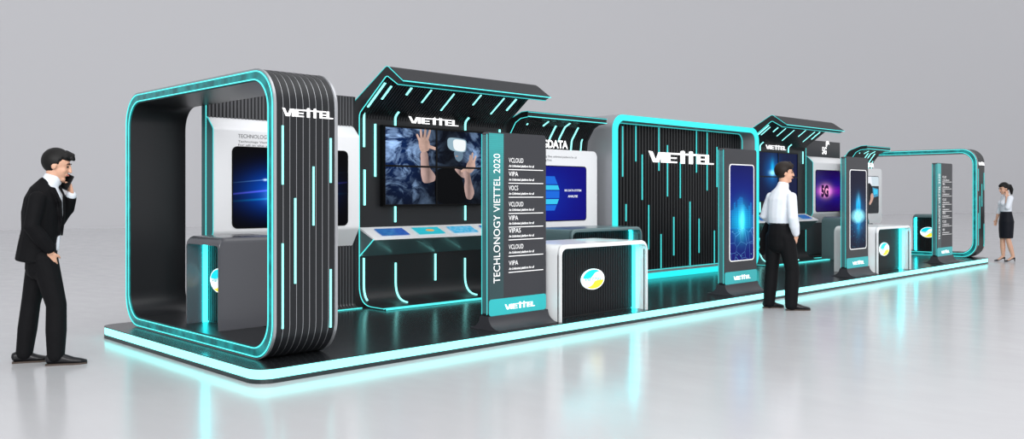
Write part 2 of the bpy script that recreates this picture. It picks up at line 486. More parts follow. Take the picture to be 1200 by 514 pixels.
def emblem(parent, mp, a, c, name='emblem'):
    """oval emblem; mp(d) gives a map in metres centred at the origin; a,c half axes"""
    g = MB()
    n = 40
    ell = [(a*math.cos(2*PI*i/n), c*math.sin(2*PI*i/n)) for i in range(n)]
    g.prism(ell, mp(.022), mp(.004))
    o = g.obj(name, M['logo_white'], parent)
    def sw(rot):
        pts = [(.92*math.cos(math.radians(t)), .92*math.sin(math.radians(t))) for t in range(52, 173, 8)]
        pts += [(-.62, .10), (-.30, .14), (-.12, .22), (.0, .42), (.18, .62), (.38, .70)]
        s = -1 if rot else 1
        return [(a*x*s, c*y*s) for x, y in pts]
    for rot, mm in ((0, 'logo_cyan'), (1, 'logo_yellow')):
        q = MB(); q.prism(sw(rot), mp(.025), mp(.0215)); q.obj('swoosh', M[mm], o)
    t = MB(); f = mp(.026); w = a*1.5; h = c*.27
    add_text(t, 'VIETTEL', lambda u, v: f(u-w/2, v-h/2), width=w, size=h, bold=.02, shear=.25)
    t.obj('lettering', M['footer'], o)
    return o

# ------------------------------------------------------------------ setting
def setting():
    m, nt, b = new_mat('polished_floor'); N.nt = nt
    tc = nt.nodes.new('ShaderNodeTexCoord')
    mp = nt.nodes.new('ShaderNodeMapping'); nt.links.new(tc.outputs['Object'], mp.inputs[0])
    mp.inputs['Rotation'].default_value = (0, 0, math.radians(45)); mp.inputs['Scale'].default_value = (1, .45, 1)
    n = noise(nt, mp.outputs[0], .9, 6, .6)
    n2 = noise(nt, mp.outputs[0], 5.0, 4, .6)
    cr = nt.nodes.new('ShaderNodeMix'); cr.data_type = 'RGBA'
    cr.inputs['A'].default_value = (.50, .50, .515, 1); cr.inputs['B'].default_value = (.60, .60, .615, 1)
    nt.links.new((n*.75+n2*.25).s, cr.inputs['Factor']); nt.links.new(cr.outputs['Result'], b.inputs['Base Color'])
    rr = .14+n2*.10
    nt.links.new(rr.s, b.inputs['Roughness']); b.inputs['Specular IOR Level'].default_value = .55
    f = MB(); f.add([(-60, -60, 0), (150, -60, 0), (150, 90, 0), (-60, 90, 0)], [(0, 1, 2, 3)])
    o = f.obj('floor', m); o['kind'] = 'structure'
    wm = mat('backdrop_wall', (.67, .67, .69, 1), .8, spec=.1)
    d = (Vector((66.7, 18.64))-Vector((9.175, 33.19))).normalized(); nrm = Vector((-d.y, d.x))
    a = Vector((9.175, 33.19))-d*70; c = Vector((66.7, 18.64))+d*90
    p = [a, c, c+nrm*.4, a+nrm*.4]
    w = MB(); w.prism_z([tuple(q) for q in p], 0, 34)
    o = w.obj('wall_back', wm); o['kind'] = 'structure'
setting()

# ------------------------------------------------------------------ platform
ZP = .114
X_END = 16.78
def platform():
    t = thing('exhibition_platform', 'long low black platform with a glowing pale cyan edge under the whole booth', 'platform', (0, 0, 0))
    def plan(e):
        a = rrect(e, X_END-e, e, 3.2-e, .16-e); b = rrect(e, X_END-e, e, 3.2-e, .34-e)
        return [q if p[0] > X_END/2 else p for p, q in zip(a, b)]
    pl = plan(0); pin = plan(.006)
    MB().prism_z(pl, .106, ZP).obj('deck', M['deck'], t)
    MB().prism_z(pin, .034, .106).obj('light_strip', M['strip'], t)
    MB().prism_z(pl, 0, .034).obj('base', M['base'], t)
platform()

# ------------------------------------------------------------------ arches
def arch(X, D, ztop, label, ledm='led'):
    y0, y1, z0 = .14, 3.08, ZP; R = .30; TH = .10
    t = thing('light_arch', label, 'arch', (X, y0, z0))
    outer = rrect(y0, y1, z0, ztop, R, 10)
    inner = rrect(y0+TH, y1-TH, z0+TH, ztop-TH, R-TH*.6, 10)
    core = offset(outer, -.0, True)
    # hollow tube of the arch: inner faces smooth, outer faces carry ribs
    oin = rrect(y0+.018, y1-.018, z0+.004, ztop-.018, R-.015, 10)
    MB().ring(oin, inner, lambda y, z: (X+.012, y, z), lambda y, z: (X+D-.004, y, z)).obj('arch_shell', M['inner'], t, smooth=35)
    b = MB(); nr = 9; pitch = (D-.05)/nr
    ro = rrect(y0+.004, y1-.004, z0+.001, ztop-.004, R-.004, 10)
    for i in range(nr):
        a = X+.025+pitch*i
        b.ring(ro, oin, lambda y, z, a=a: (a+.005, y, z), lambda y, z, a=a: (a+pitch-.005, y, z))
    b.obj('rib_cladding', M['riblight'], t, smooth=35)
    b = MB()
    for i in range(nr+1):
        a = X+.025+pitch*i
        ro2 = rrect(y0+.0065, y1-.0065, z0+.002, ztop-.0065, R-.006, 10)
        b.ring(ro2, oin, lambda y, z, a=a: (a-.0022, y, z), lambda y, z, a=a: (a+.0022, y, z))
    b.obj('rib_seam', M['silver'], t, smooth=35)
    mid = rrect(y0+.001, y1-.001, z0+.0005, ztop-.001, R, 10)
    for a in (X+.001, X+D-.022):
        MB().ring(outer, oin, lambda y, z: (a, y, z), lambda y, z: (a+.021, y, z)).obj('edge_rim', M['silver'], t, smooth=35)
    # glowing channel in the end face, between two bright lines
    cin = rrect(y0+.014, y1-.014, z0+.012, ztop-.014, R-.012, 10); cin2 = rrect(y0+TH-.010, y1-TH+.010, z0+TH-.010, ztop-TH+.010, R-TH*.6+.006, 10)
    MB().ring(cin, cin2, lambda y, z: (X-.001, y, z), lambda y, z: (X+.012, y, z)).obj('light_channel', M['channel'], t, smooth=35)
    for lo, li in ((rrect(y0+.016, y1-.016, z0+.014, ztop-.016, R-.014, 10), rrect(y0+.026, y1-.026, z0+.024, ztop-.026, R-.022, 10)),
                   (rrect(y0+TH-.020, y1-TH+.020, z0+TH-.020, ztop-TH+.020, R-TH*.6+.012, 10), cin2)):
        MB().ring(lo, li, lambda y, z: (X-.006, y, z), lambda y, z: (X-.001, y, z)).obj('light_line', M['ledmid'], t, smooth=35)
    k = D/.6
    for dx, za, zb in ((.078, 1.959, 1.50), (.192, 1.394, .722), (.363, 1.646, 1.175), (.530, 1.88, 1.518), (.078, 1.042, .378), (.530, .816, .343)):
        MB().box(X+dx*k-.007, X+dx*k+.007, y0-.004, y0+.012, zb, za).obj('led_strip', M[ledm], t)
    logo(map_front(X+.072*k, 2.035, y0-.004, .052*k, .058), .004, M['letter'], t)
    return t
arch(.2145, .58, 2.425, 'nearest black ribbed arch with glowing teal rim at the left end of the platform')
arch(16.28, .46, 2.385, 'far open black arch with glowing teal rim at the right end of the platform', 'ledteal')

# ------------------------------------------------------------------ counters
def counter(name, label, x0, w, y0, dep, zb, h, face, shellm, group, black_recess=.19, emb=True):
    """counter with an inverted-U shell; face 'y' looks to -y, 'x' looks to -x (then w runs along y)"""
    t = thing('reception_counter', label, 'counter', (x0, y0, zb), group)
    if face == 'y': f = lambda u, d, z: (x0+u, y0+d, z)
    else: f = lambda u, d, z: (x0+d, y0+w-u, z)
    th = .018; r = .10 if face == 'y' else .06
    def prof(z1, e=0.0, rr=None):
        rr = rr or r
        return fillet([(e, zb), (e, z1-e), (w-e, z1-e), (w-e, zb)], [0, rr-e*.8, rr-e*.8, 0], 8)
    zt = zb+h; rr = .07 if face == 'x' else .03
    secs = []
    for s in (0, .004, .012, .025, .045, rr, dep-.06, dep-.03, dep-.01, dep):
        k = rr-math.sqrt(max(0, rr*rr-(rr-min(s, rr))**2)) if s < rr else 0
        if s > dep-rr: q = s-(dep-rr); k = rr-math.sqrt(max(0, rr*rr-q*q))
        secs.append((s, zt-k*.8))
    b = MB(); n = None; vs = []
    for s, z1 in secs:
        po = prof(z1); pi = prof(z1-.0, th, r)
        n = len(po); vs += [f(u, s, z) for u, z in po]+[f(u, s, z) for u, z in pi]
    fs = []; L = 2*n
    for i in range(len(secs)-1):
        for k in range(n-1):
            fs.append((i*L+k, i*L+k+1, (i+1)*L+k+1, (i+1)*L+k)); fs.append((i*L+n+k, i*L+n+k+1, (i+1)*L+n+k+1, (i+1)*L+n+k))
        for k in (0, n-1): fs.append((i*L+k, i*L+n+k, (i+1)*L+n+k, (i+1)*L+k))
    for i in (0, len(secs)-1):
        for k in range(n-1): fs.append((i*L+k, i*L+k+1, i*L+n+k+1, i*L+n+k))
    b.add(vs, fs); b.obj('counter_shell', shellm, t, smooth=45)
    # ribbed front panel, set back
    ins = prof(zt-.006, th+.012, r)
    g = MB(); g.prism(ins, lambda u, z: f(u, black_recess+.012, z), lambda u, z: f(u, black_recess+.04, z)); 
    g.obj('front_panel', M['black'], t)
    nrib = int((w-.08)/.03); rb = MB()
    for i in range(nrib):
        u = th+.018+(w-2*th-.036)*(i+.5)/nrib
        e = min(u-th, w-th-u); zz = zt-th-.014
        if e < .1: zz -= (.1-e)**2*4.2
        p = [f(u-.008, black_recess, zb+.012), f(u+.008, black_recess, zb+.012), f(u+.008, black_recess, zz), f(u-.008, black_recess, zz)]
        q = [f(u-.008, black_recess+.013, zb+.012), f(u+.008, black_recess+.013, zb+.012), f(u+.008, black_recess+.013, zz), f(u-.008, black_recess+.013, zz)]
        rb.add(p+q, [(0, 1, 2, 3), (4, 7, 6, 5), (0, 4, 5, 1), (1, 5, 6, 2), (2, 6, 7, 3), (3, 7, 4, 0)])
    rb.obj('front_slats', M['riblight'] if name != 'dim' else M['rib'], t)
    # glow strip tucked around the front panel
    po = prof(zt, th+.010, r); pi = prof(zt, th+.020, r); n = len(po)
    g = MB(); vs = [f(u, black_recess-.040, z) for u, z in po]+[f(u, black_recess-.040, z) for u, z in pi]+[f(u, black_recess+.02, z) for u, z in po]+[f(u, black_recess+.02, z) for u, z in pi]
    fs = []
    for k in range(n-1):
        fs += [(k, k+1, n+k+1, n+k), (2*n+k, 3*n+k, 3*n+k+1, 2*n+k+1), (k, 2*n+k, 2*n+k+1, k+1), (n+k, n+k+1, 3*n+k+1, 3*n+k)]
    g.add(vs, fs); g.obj('glow_strip', M['glow'], t)
    if emb:
        if face == 'y': mp = lambda d: (lambda u, v: (x0+w*.485+u, y0+black_recess-d, zb+h*.485+v))
        else: mp = lambda d: (lambda u, v: (x0+black_recess-d, y0+w*.5-u, zb+h*.5+v))
        emblem(t, mp, .19 if w > .6 else .165, .113)
    if face == 'x' and zb > .15:
        MB().box(x0+.47, x0+dep-.03, y0+.04, y0+w-.04, ZP, zb+.03).obj('plinth', M['black'], t)
    return t
G1 = 'white counters along the front edge'; G2 = 'grey counters further back'
counter('w', 'near white counter with black slatted front and oval emblem beside the nearest sign totem', 3.4275, 1.477, .067, .75, ZP, .792, 'y', M['counterwhite'], G1)
counter('w', 'far white counter with black front and round-looking emblem beside the rocket screen totem', 11.20, 1.40, .067, .75, ZP, .775, 'y', M['counterwhite'], G1)
counter('g', 'grey counter standing inside the nearest arch, its emblem half hidden', .37, .66, 1.37, .66, .214, .825, 'x', M['greygloss'], G2)
counter('dim', 'dark counter with glowing teal edge and emblem inside the far right arch', 16.42, .57, .92, .50, .214, .79, 'x', M['tealgrey'], G2, black_recess=.12)
counter('g', 'grey counter with black slats behind the near white counter', 5.02, 1.45, 1.32, .72, ZP, .875, 'y', M['tealgrey'], G2, emb=False)
counter('g', 'plain teal-grey counter below the magenta 5G screen, half behind a totem', 13.80, .52, 1.55, .75, ZP, .86, 'y', M['tealgrey'], G2, emb=False)

# ------------------------------------------------------------------ totems
ROWS = [('VCLOUD', 1.67), ('VIPA', 1.535), ('VOCS', 1.396), ('VCLOUD', 1.235), ('VIPA', 1.10), ('VIPAS', .974), ('VCLOUD', .813), ('VIPA', .653)]
def totem(X, kind, label, group, first=True):
    y0, w, th = .22, .81, .095; zb, zt = .24, 2.03
    t = thing('totem', label, 'totem', (X, y0, ZP), group)
    slab = rrect(X, X+w, zb, zt, .035, 5)
    MB().prism_y(slab, y0, y0+th).obj('slab', M['graphite'], t, smooth=35)
    # glassy side cheek with two light lines
    MB().box(X-.010, X+.001, y0+.004, y0+th-.004, zb+.03, zt-.03).obj('side_glass', M['glassteal'], t)
    for yy in (y0+.008, y0+th-.014):
        MB().box(X-.014, X-.009, yy, yy+.006, zb+.02, zt-.02).obj('light_line', M['ledteal'], t)
    foot = [(y0-.155, ZP)]
    for k in range(9):
        a = PI/2*k/8; foot.append((y0-.155+.14*math.sin(a), ZP+.010+.118*(1-math.cos(a))))
    foot2 = [(2*y0+th-p[0], p[1]) for p in foot[::-1]]
    MB().prism_x(foot+foot2, X-.015, X+w+.015).obj('flared_base', M['graphite'], t, smooth=30)
    MB().box(X+.02, X+w-.02, y0+.015, y0+th-.015, zb-.02, zb+.03).obj('neck', M['black'], t)
    ft = MB(); ft.prism_y(rrect(X+.004, X+w-.002, zb+.003, .405, .03, 4), y0-.004, y0+.001)
    fo = ft.obj('footer_panel', M['footer'], t)
    logo(map_front(X+.215, .292, y0-.004, .0465, .048), .002, M['letter'], t)
    if kind == 'sign':
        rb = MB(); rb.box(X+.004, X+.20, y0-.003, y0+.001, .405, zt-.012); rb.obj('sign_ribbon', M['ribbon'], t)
        tx = MB(); fm = lambda u, v: (X+.148+u, y0-.006, .56+v)
        add_text(tx, 'TECHLONOGY VIETTEL 2020', fm, width=1.26, size=.088, rot=True)
        tx.obj('ribbon_lettering', M['letterdim'], t)
        for nm, zl in ROWS:
            r = MB(); add_text(r, nm, lambda u, v: (X+.27+u, y0-.004, zl+.070+v), size=.046, width=(.043*len(nm)-.02)*.86)
            add_text(r, 'An Unlimited platform for all', lambda u, v: (X+.27+u, y0-.004, zl+.026+v), size=.022, width=.36, bold=.022, shear=.2)
            r.box(X+.27, X+.765, y0-.004, y0+.001, zl-.0035, zl+.0035)
            r.obj('list_entry', M['letterdim'], t)
    else:
        sx0, sx1, sz0, sz1 = X+.125, X+.725, .55, 1.815
        fr = rrect(sx0-.012, sx1+.012, sz0-.012, sz1+.012, .05, 6); fi = rrect(sx0, sx1, sz0, sz1, .042, 6)
        MB().prism_y(fi, y0-.003, y0+.001).obj('screen', SC[kind], t)
        MB().ring(fr, fi, lambda x, z: (x, y0-.006, z), lambda x, z: (x, y0+.001, z)).obj('screen_frame', M['letterdim'], t)
    return t
TG = 'totems along the front edge of the platform'
totem(2.559, 'sign', 'nearest sign totem with white list of names and a bright teal ribbon', TG)
totem(6.776, 'city', 'totem with a tall blue city skyline screen, left of the man in white shirt', TG)
totem(10.366, 'rocket', 'dark totem with screen of a rising cyan rocket cloud, beside the far white counter', TG)
totem(14.26, 'sign', 'far sign totem with a list of names in front of the far arch', TG)

# ------------------------------------------------------------------ big canopy stations
IN = fillet([(2.08, .130), (2.58, .132), (2.58, 2.37), (2.045, 2.765), (1.845, 2.648)], [0, .24, .10, .06, 0], 9)
OUT = [(1.76, 2.685)]+fillet([(1.76, 2.685), (2.04, 2.878), (2.68, 2.52), (2.68, .114)], [0, .07, .06, 0], 6)[1:]+[(2.06, .114)]
def station(X, w, screen, label, lab2):
    t = thing('canopy_station', label, 'exhibition stand', (X, 2.68, ZP), 'canopy stands')
    ring = IN+OUT
    MB().prism_x(ring, X, X+w).obj('wall_and_canopy', M['charcoal'], t, smooth=30)
    ribs = MB(); n = 58; path = IN
    for i in range(n):
        a = X+.03+(w-.06)*i/n
        ribs.strip([p for p in path if p[1] > .72], a, a+(w-.06)/n*.56, .011)
    ribs.obj('rib_cladding', M['rib'], t, smooth=35)
    # dark sloped fascia of the canopy lip
    MB().strip([(1.755, 2.683), (1.985, 2.842)], X+.01, X+w-.01, .006).obj('fascia', M['canopy'], t)
    # thin light lines on the end face, along the lip and round the foot
    e = MB(); e.strip(path, X-.005, X+.003, .007, -.003); e.obj('edge_light', M['ledmid'], t)
    e = MB(); e.strip(OUT[:-2][::1], X-.005, X+.003, .007, -.004); e.obj('edge_light', M['ledteal'], t)
    e = MB(); e.box(X, X+w, 1.744, 1.756, 2.672, 2.682); e.obj('edge_light', M['ledmid'], t)
    e = MB(); e.box(X, X+w, 1.835, 1.850, 2.640, 2.648); e.obj('edge_light', M['ledteal'], t)
    for yy in (2.052, 2.095):
        e = MB(); e.box(X, X+w, yy, yy+.010, .118, .137); e.obj('edge_light', M['ledmid'], t)
    def led(xc, pts, wd=.022):
        b = MB(); b.strip(pts, xc-wd/2, xc+wd/2, .014, .004); b.obj('led_strip', M['led'], t)
    V = lambda z0, z1: [(2.575, z0), (2.575, z1)]
    kx = w/2.395
    def slope(s0, s1):      # along the underside, s = height
        f = lambda z: (2.575-(z-2.375)*(.53/.39), z)
        return [f(s0), f(s1)]
    low = [p for p in IN if p[1] < .5]
    curve = lambda z1, ymin: [p for p in IN if p[1] <= .42 and p[0] >= ymin]+[(2.58, z1)]
    for xc, a, b_ in ((.055, 1.98, 2.40), (.062, 1.297, 1.715), (.215, 1.635, 2.26), (.51, 1.09, 1.288), (1.64, 1.09, 1.288), (1.137, .345, .68), (2.26, 2.05, 2.30)):
        led(xc*kx, V(a, b_)) if False else led(X+xc*kx, V(a, b_))
    bend = fillet([(2.575, 2.25), (2.575, 2.37), (2.50, 2.425)], [0, .1, 0], 6)
    for xc in (.51, 1.64): led(X+xc*kx, bend)
    for xc, ym in ((.055, 2.50), (.52, 2.30), (1.64, 2.28)):
        led(X+xc*kx, curve(.60 if xc > .1 else .68, ym), .02)
    for xc, a, b_ in ((.04, 2.45, 2.70), (.15, 2.54, 2.675), (.44, 2.605, 2.68), (.735, 2.545, 2.68), (1.11, 2.48, 2.665), (1.535, 2.57, 2.685), (1.95, 2.49, 2.675), (2.17, 2.545, 2.68)):
        led(X+xc*kx, slope(a, b_))
    logo(map_front(X+.70*kx, 2.300, 2.55, .088*kx, .075), .006, M['letter'], t)
    # sloping desk fixed to the wall, with touch screens
    dk = [(2.57, 1.040), (2.297, .918), (2.290, .903), (2.57, .70)]
    d = MB(); d.prism_x([(2.585, 1.040), (2.297, .918), (2.297, .900), (2.585, 1.015)], X, X+w)
    desk = d.obj('desk_top', M['white'], t)
    MB().prism_x([(2.585, 1.013), (2.299, .899), (2.575, .70)], X+.006, X+w).obj('desk_underside', M['tealgrey'], t)
    e = MB(); e.strip([(2.295, .905), (2.575, .70)], X-.003, X+.006, .010, -.002); e.obj('edge_light', M['ledmid'], t)
    for i, k in enumerate(('tab1', 'tab2', 'tab3', 'tab1')):
        cx = X+(.36+.555*i)*kx; hw = .205*kx
        g = lambda u, v: (cx+u*hw, 2.395+v*.085+.03, .9655+(.085*v+.03-.0)*(.122/.288)+.0055)
        b = MB(); b.add([g(-1, -1), g(1, -1), g(1, 1), g(-1, 1)], [(0, 1, 2, 3)]); b.obj('touch_screen', SC[k], t)
        if k == 'tab2':
            b = MB(); h = lambda u, v: tuple(Vector(g(u, v))+Vector((0, -.0008, .002)))
            b.add([h(.1+.32*math.cos(q*PI/6), .0+.35*math.sin(q*PI/6)) for q in range(12)], [list(range(12))]); b.obj('picture', M['p_orange'], t)
    # video wall hung on the ribs
    sx, sz, sw, sh = X+.30*kx, 1.294, 1.60*kx, .945; ys = 2.50
    v = thing('video_wall', lab2, 'video screen', (sx, ys, sz), 'video walls')
    MB().box(sx-.012, sx+sw+.012, ys+.004, 2.566, sz-.012, sz+sh+.012).obj('mount', M['bezel'], v)
    for i in (0, 1):
        for j in (0, 1):
            m0 = MB(); x0 = sx+sw/2*i; z0 = sz+sh/2*j
            m0.ring(rrect(x0, x0+sw/2, z0, z0+sh/2, .002, 1), rrect(x0+.012, x0+sw/2-.012, z0+.012, z0+sh/2-.012, .002, 1), lambda x, z: (x, ys-.008, z), lambda x, z: (x, ys+.005, z))
            mo = m0.obj('monitor', M['bezel'], v)
            if screen == 'smoke':
                s = MB(); s.add([(x0+.01, ys+.002, z0+.01), (x0+sw/2-.01, ys+.002, z0+.01), (x0+sw/2-.01, ys+.002, z0+sh/2-.01), (x0+.01, ys+.002, z0+sh/2-.01)], [(0, 1, 2, 3)])
                s.obj('screen', M['smoke'], mo)
    if screen == 'smoke':
        def pic(name, items, mm, d):
            b = MB(); lv = 0
            for it in items:
                y = ys+.0015-d-lv*.00005; lv += 1
                f = lambda u, q: (sx+u*sw, y, sz+q*sh)
                if len(it) == 3 and not isinstance(it[2], tuple):        # capsule finger
                    a, c, r = it; dx = (c[0]-a[0])*sw; dz = (c[1]-a[1])*sh; l = math.hypot(dx, dz); ang = math.atan2(dz, dx)
                    pts = []
                    for k in range(9): q = ang+PI/2+PI*k/8; pts.append((sx+a[0]*sw+r*math.cos(q), y, sz+a[1]*sh+r*math.sin(q)))
                    for k in range(9): q = ang-PI/2+PI*k/8; pts.append((sx+c[0]*sw+r*.8*math.cos(q), y, sz+c[1]*sh+r*.8*math.sin(q)))
                    b.add(pts, [list(range(len(pts)))])
                else:
                    sm = smooth_poly(it); b.add([f(*p) for p in sm], [list(range(len(sm)))])
            b.obj(name, mm, v)
        pic('picture_shirt', [[(.489,.46),(.60,.50),(.677,.505),(.758,.392),(.796,.216),(.813,.012),(.481,.012)]], M['p_black'], .0002)
        pic('picture_shoulder', [[(.675,.495),(.779,.466),(.80,.352),(.747,.385)]], M['p_skin_d'], .0006)
        pic('picture_face', [[(.677,.73),(.783,.717),(.775,.62),(.735,.575),(.695,.615)]], M['p_face'], .0006)
        pic('picture_mouth', [[(.70,.665),(.725,.668),(.722,.645),(.70,.648)]], M['p_skin_d'], .0012)
        pic('picture_headset', [[(.612,.875),(.64,.906),(.789,.892),(.818,.863),(.811,.733),(.779,.708),(.652,.729),(.615,.775)]], M['p_set_d'], .0009)
        pic('picture_headset_front', [[(.668,.885),(.785,.878),(.808,.855),(.803,.745),(.774,.72),(.68,.735)]], M['p_set'], .0014)
        pic('picture_arm', [[(.340,.697),(.417,.702),(.425,.501),(.470,.43),(.493,.385),(.487,.315),(.413,.284),(.366,.290),(.345,.40),(.345,.55)]], M['p_skin_d'], .0006)
        pic('picture_hand', [[(.321,.872),(.413,.892),(.439,.789),(.425,.71),(.35,.679),(.327,.756)], ((.42,.77),(.493,.742),.022), ((.412,.87),(.436,.975),.020), ((.383,.875),(.391,.985),.021), ((.352,.87),(.345,.97),.020), ((.330,.85),(.309,.91),.018)], M['p_skin_h'], .0009)
        pic('picture_forearm', [[(.77,.481),(.848,.468),(.865,.326),(.906,.162),(.869,.063),(.813,.077),(.788,.23),(.80,.339)]], M['p_skin_d'], .0010)
        pic('picture_second_hand', [[(.83,.60),(.904,.615),(.915,.506),(.86,.42),(.80,.47)], ((.872,.59),(.88,.70),.018), ((.897,.59),(.915,.66),.017), ((.850,.57),(.856,.665),.018), ((.822,.50),(.765,.455),.02)], M['p_skin_h'], .0013)
    else:
        s = MB(); s.add([(sx+.01, ys+.002, sz+.01), (sx+sw-.01, ys+.002, sz+.01), (sx+sw-.01, ys+.002, sz+sh-.01), (sx+.01, ys+.002, sz+sh-.01)], [(0, 1, 2, 3)])
        s.obj('screen', SC[screen], v)
    return t
def smooth_poly(p, it=2):
    for _ in range(it):
        q = []
        for i in range(len(p)):
            a, b = p[i], p[(i+1) % len(p)]
            q += [(a[0]*.8+b[0]*.2, a[1]*.8+b[1]*.2), (a[0]*.2+b[0]*.8, a[1]*.2+b[1]*.8)]
        p = q
    return p
station(2.70, 2.395, 'smoke', 'near black canopy stand with white sloping desk, left of the big framed wall', 'near video wall of four panels showing a person in a white headset amid smoke')
station(11.32, 2.33, 'navy', 'far black canopy stand with white sloping desk, right of the big framed wall', 'far dark blue video wall of four panels behind the man in white shirt')

# ------------------------------------------------------------------ info panels
def info_panel(X, w, yf, kind, label):
    t = thing('info_panel', label, 'display panel', (X, yf+.12, ZP), 'flat information panels')
    front = fillet([(yf-.12, .122), (yf, .124), (yf, 2.555)], [0, .20, 0], 9)
    ring = front+[(yf+.10, 2.555), (yf+.10, .114), (yf-.13, .114)]
    MB().prism_x(ring, X, X+w).obj('wall', M['charcoal'] if kind == 'flare' else M['graphite'], t, smooth=30)
    path = front
    if kind != 'flare': path = [p for p in path if p[1] < .95]
    rb = MB(); n = 44
    for i in range(n):
        a = X+.02+(w-.04)*i/n; rb.strip(path, a, a+(w-.04)/n*.55, .012)
    rb.obj('rib_cladding', M['ribgrey'] if kind == 'flare' else M['riblight'], t, smooth=35)
    MB().strip(front, X-.005, X+.003, .007, -.003).obj('edge_light', M['ledmid'], t)
    MB().box(X-.004, X+.001, yf+.01, yf+.09, .13, 2.54).obj('side_glass', M['glassteal'], t)
    MB().box(X, X+w, yf-.14, yf-.128, .116, .126).obj('edge_light', M['ledmid'], t)
    yw = yf-.15
    prof = fillet([(yf+.0, 2.215), (yf-.04, 2.195), (yw, 2.09), (yw, 1.04), (yf-.01, .835)], [0, .02, .05, .08, 0], 5)
    MB().prism_x(prof+[(yf+.004, .835)], X+.004, X+w-.05).obj('white_housing', M['white'], t, smooth=30)
    MB().prism_x(prof+[(yf+.004, .835)], X, X+.0045).obj('side_glass', M['glassteal'], t)
    e = MB(); e.strip(prof[::-1], X-.001, X+.006, .008, -.003); e.obj('edge_light', M['ledteal'], t)
    if kind == 'flare': sx0, sx1, sz0, sz1 = X+.215, X+w-.215, 1.085, 1.905
    else: sx0, sx1, sz0, sz1 = X+.125, X+w-.33, 1.075, 1.925
    MB().prism_y(rrect(sx0-.012, sx1+.012, sz0-.012, sz1+.012, .06, 6), yw-.006, yw+.002).obj('screen_bezel', M['bezel'], t)
    MB().prism_y(rrect(sx0, sx1, sz0, sz1, .05, 6), yw-.009, yw-.005).obj('screen', SC[kind], t)
    tx = MB(); f = lambda u, v: (X+.27+u, yw-.002, v)
    if kind == 'flare':
        add_text(tx, 'TECHNOLOGY VIETTEL', lambda u, v: f(u, 2.005+v), size=.040, width=.56)
        add_text(tx, 'Technology Viettel an unlimited platform', lambda u, v: f(u, 1.958+v), size=.022, width=.80)
        add_text(tx, 'for all in the year 2020', lambda u, v: f(u, 1.922+v), size=.022, width=.55)
        tx.obj('lettering', M['ink'], t)
    else:
        add_text(tx, '5G', lambda u, v: (X+.70+u, yf-.012, 2.285+v), size=.145, width=.20, bold=.03)
        ant = [(.17,.16),(.21,.15),(.25,.22),(.33,.20),(.30,.27),(.22,.285),(.17,.25)]
        tx.add([(X+.70+u, yf-.012, 2.285+v) for u, v in ant], [list(range(len(ant)))])
        tx.obj('lettering', M['letter'], t)
        bl = MB(); add_text(bl, '5G', lambda u, v: (sx0+.22+u, yw-.012, 1.39+v), size=.22, width=.33, bold=.06)
        bl.obj('picture_lettering', M['p_purple'], t)
    return t
info_panel(.812, 1.81, 2.55, 'flare', 'white display panel with black screen of a blue flare, seen through the nearest arch')
info_panel(13.74, 1.56, 2.61, 'fiveg', 'white display panel with magenta 5G screen right of the far canopy stand')

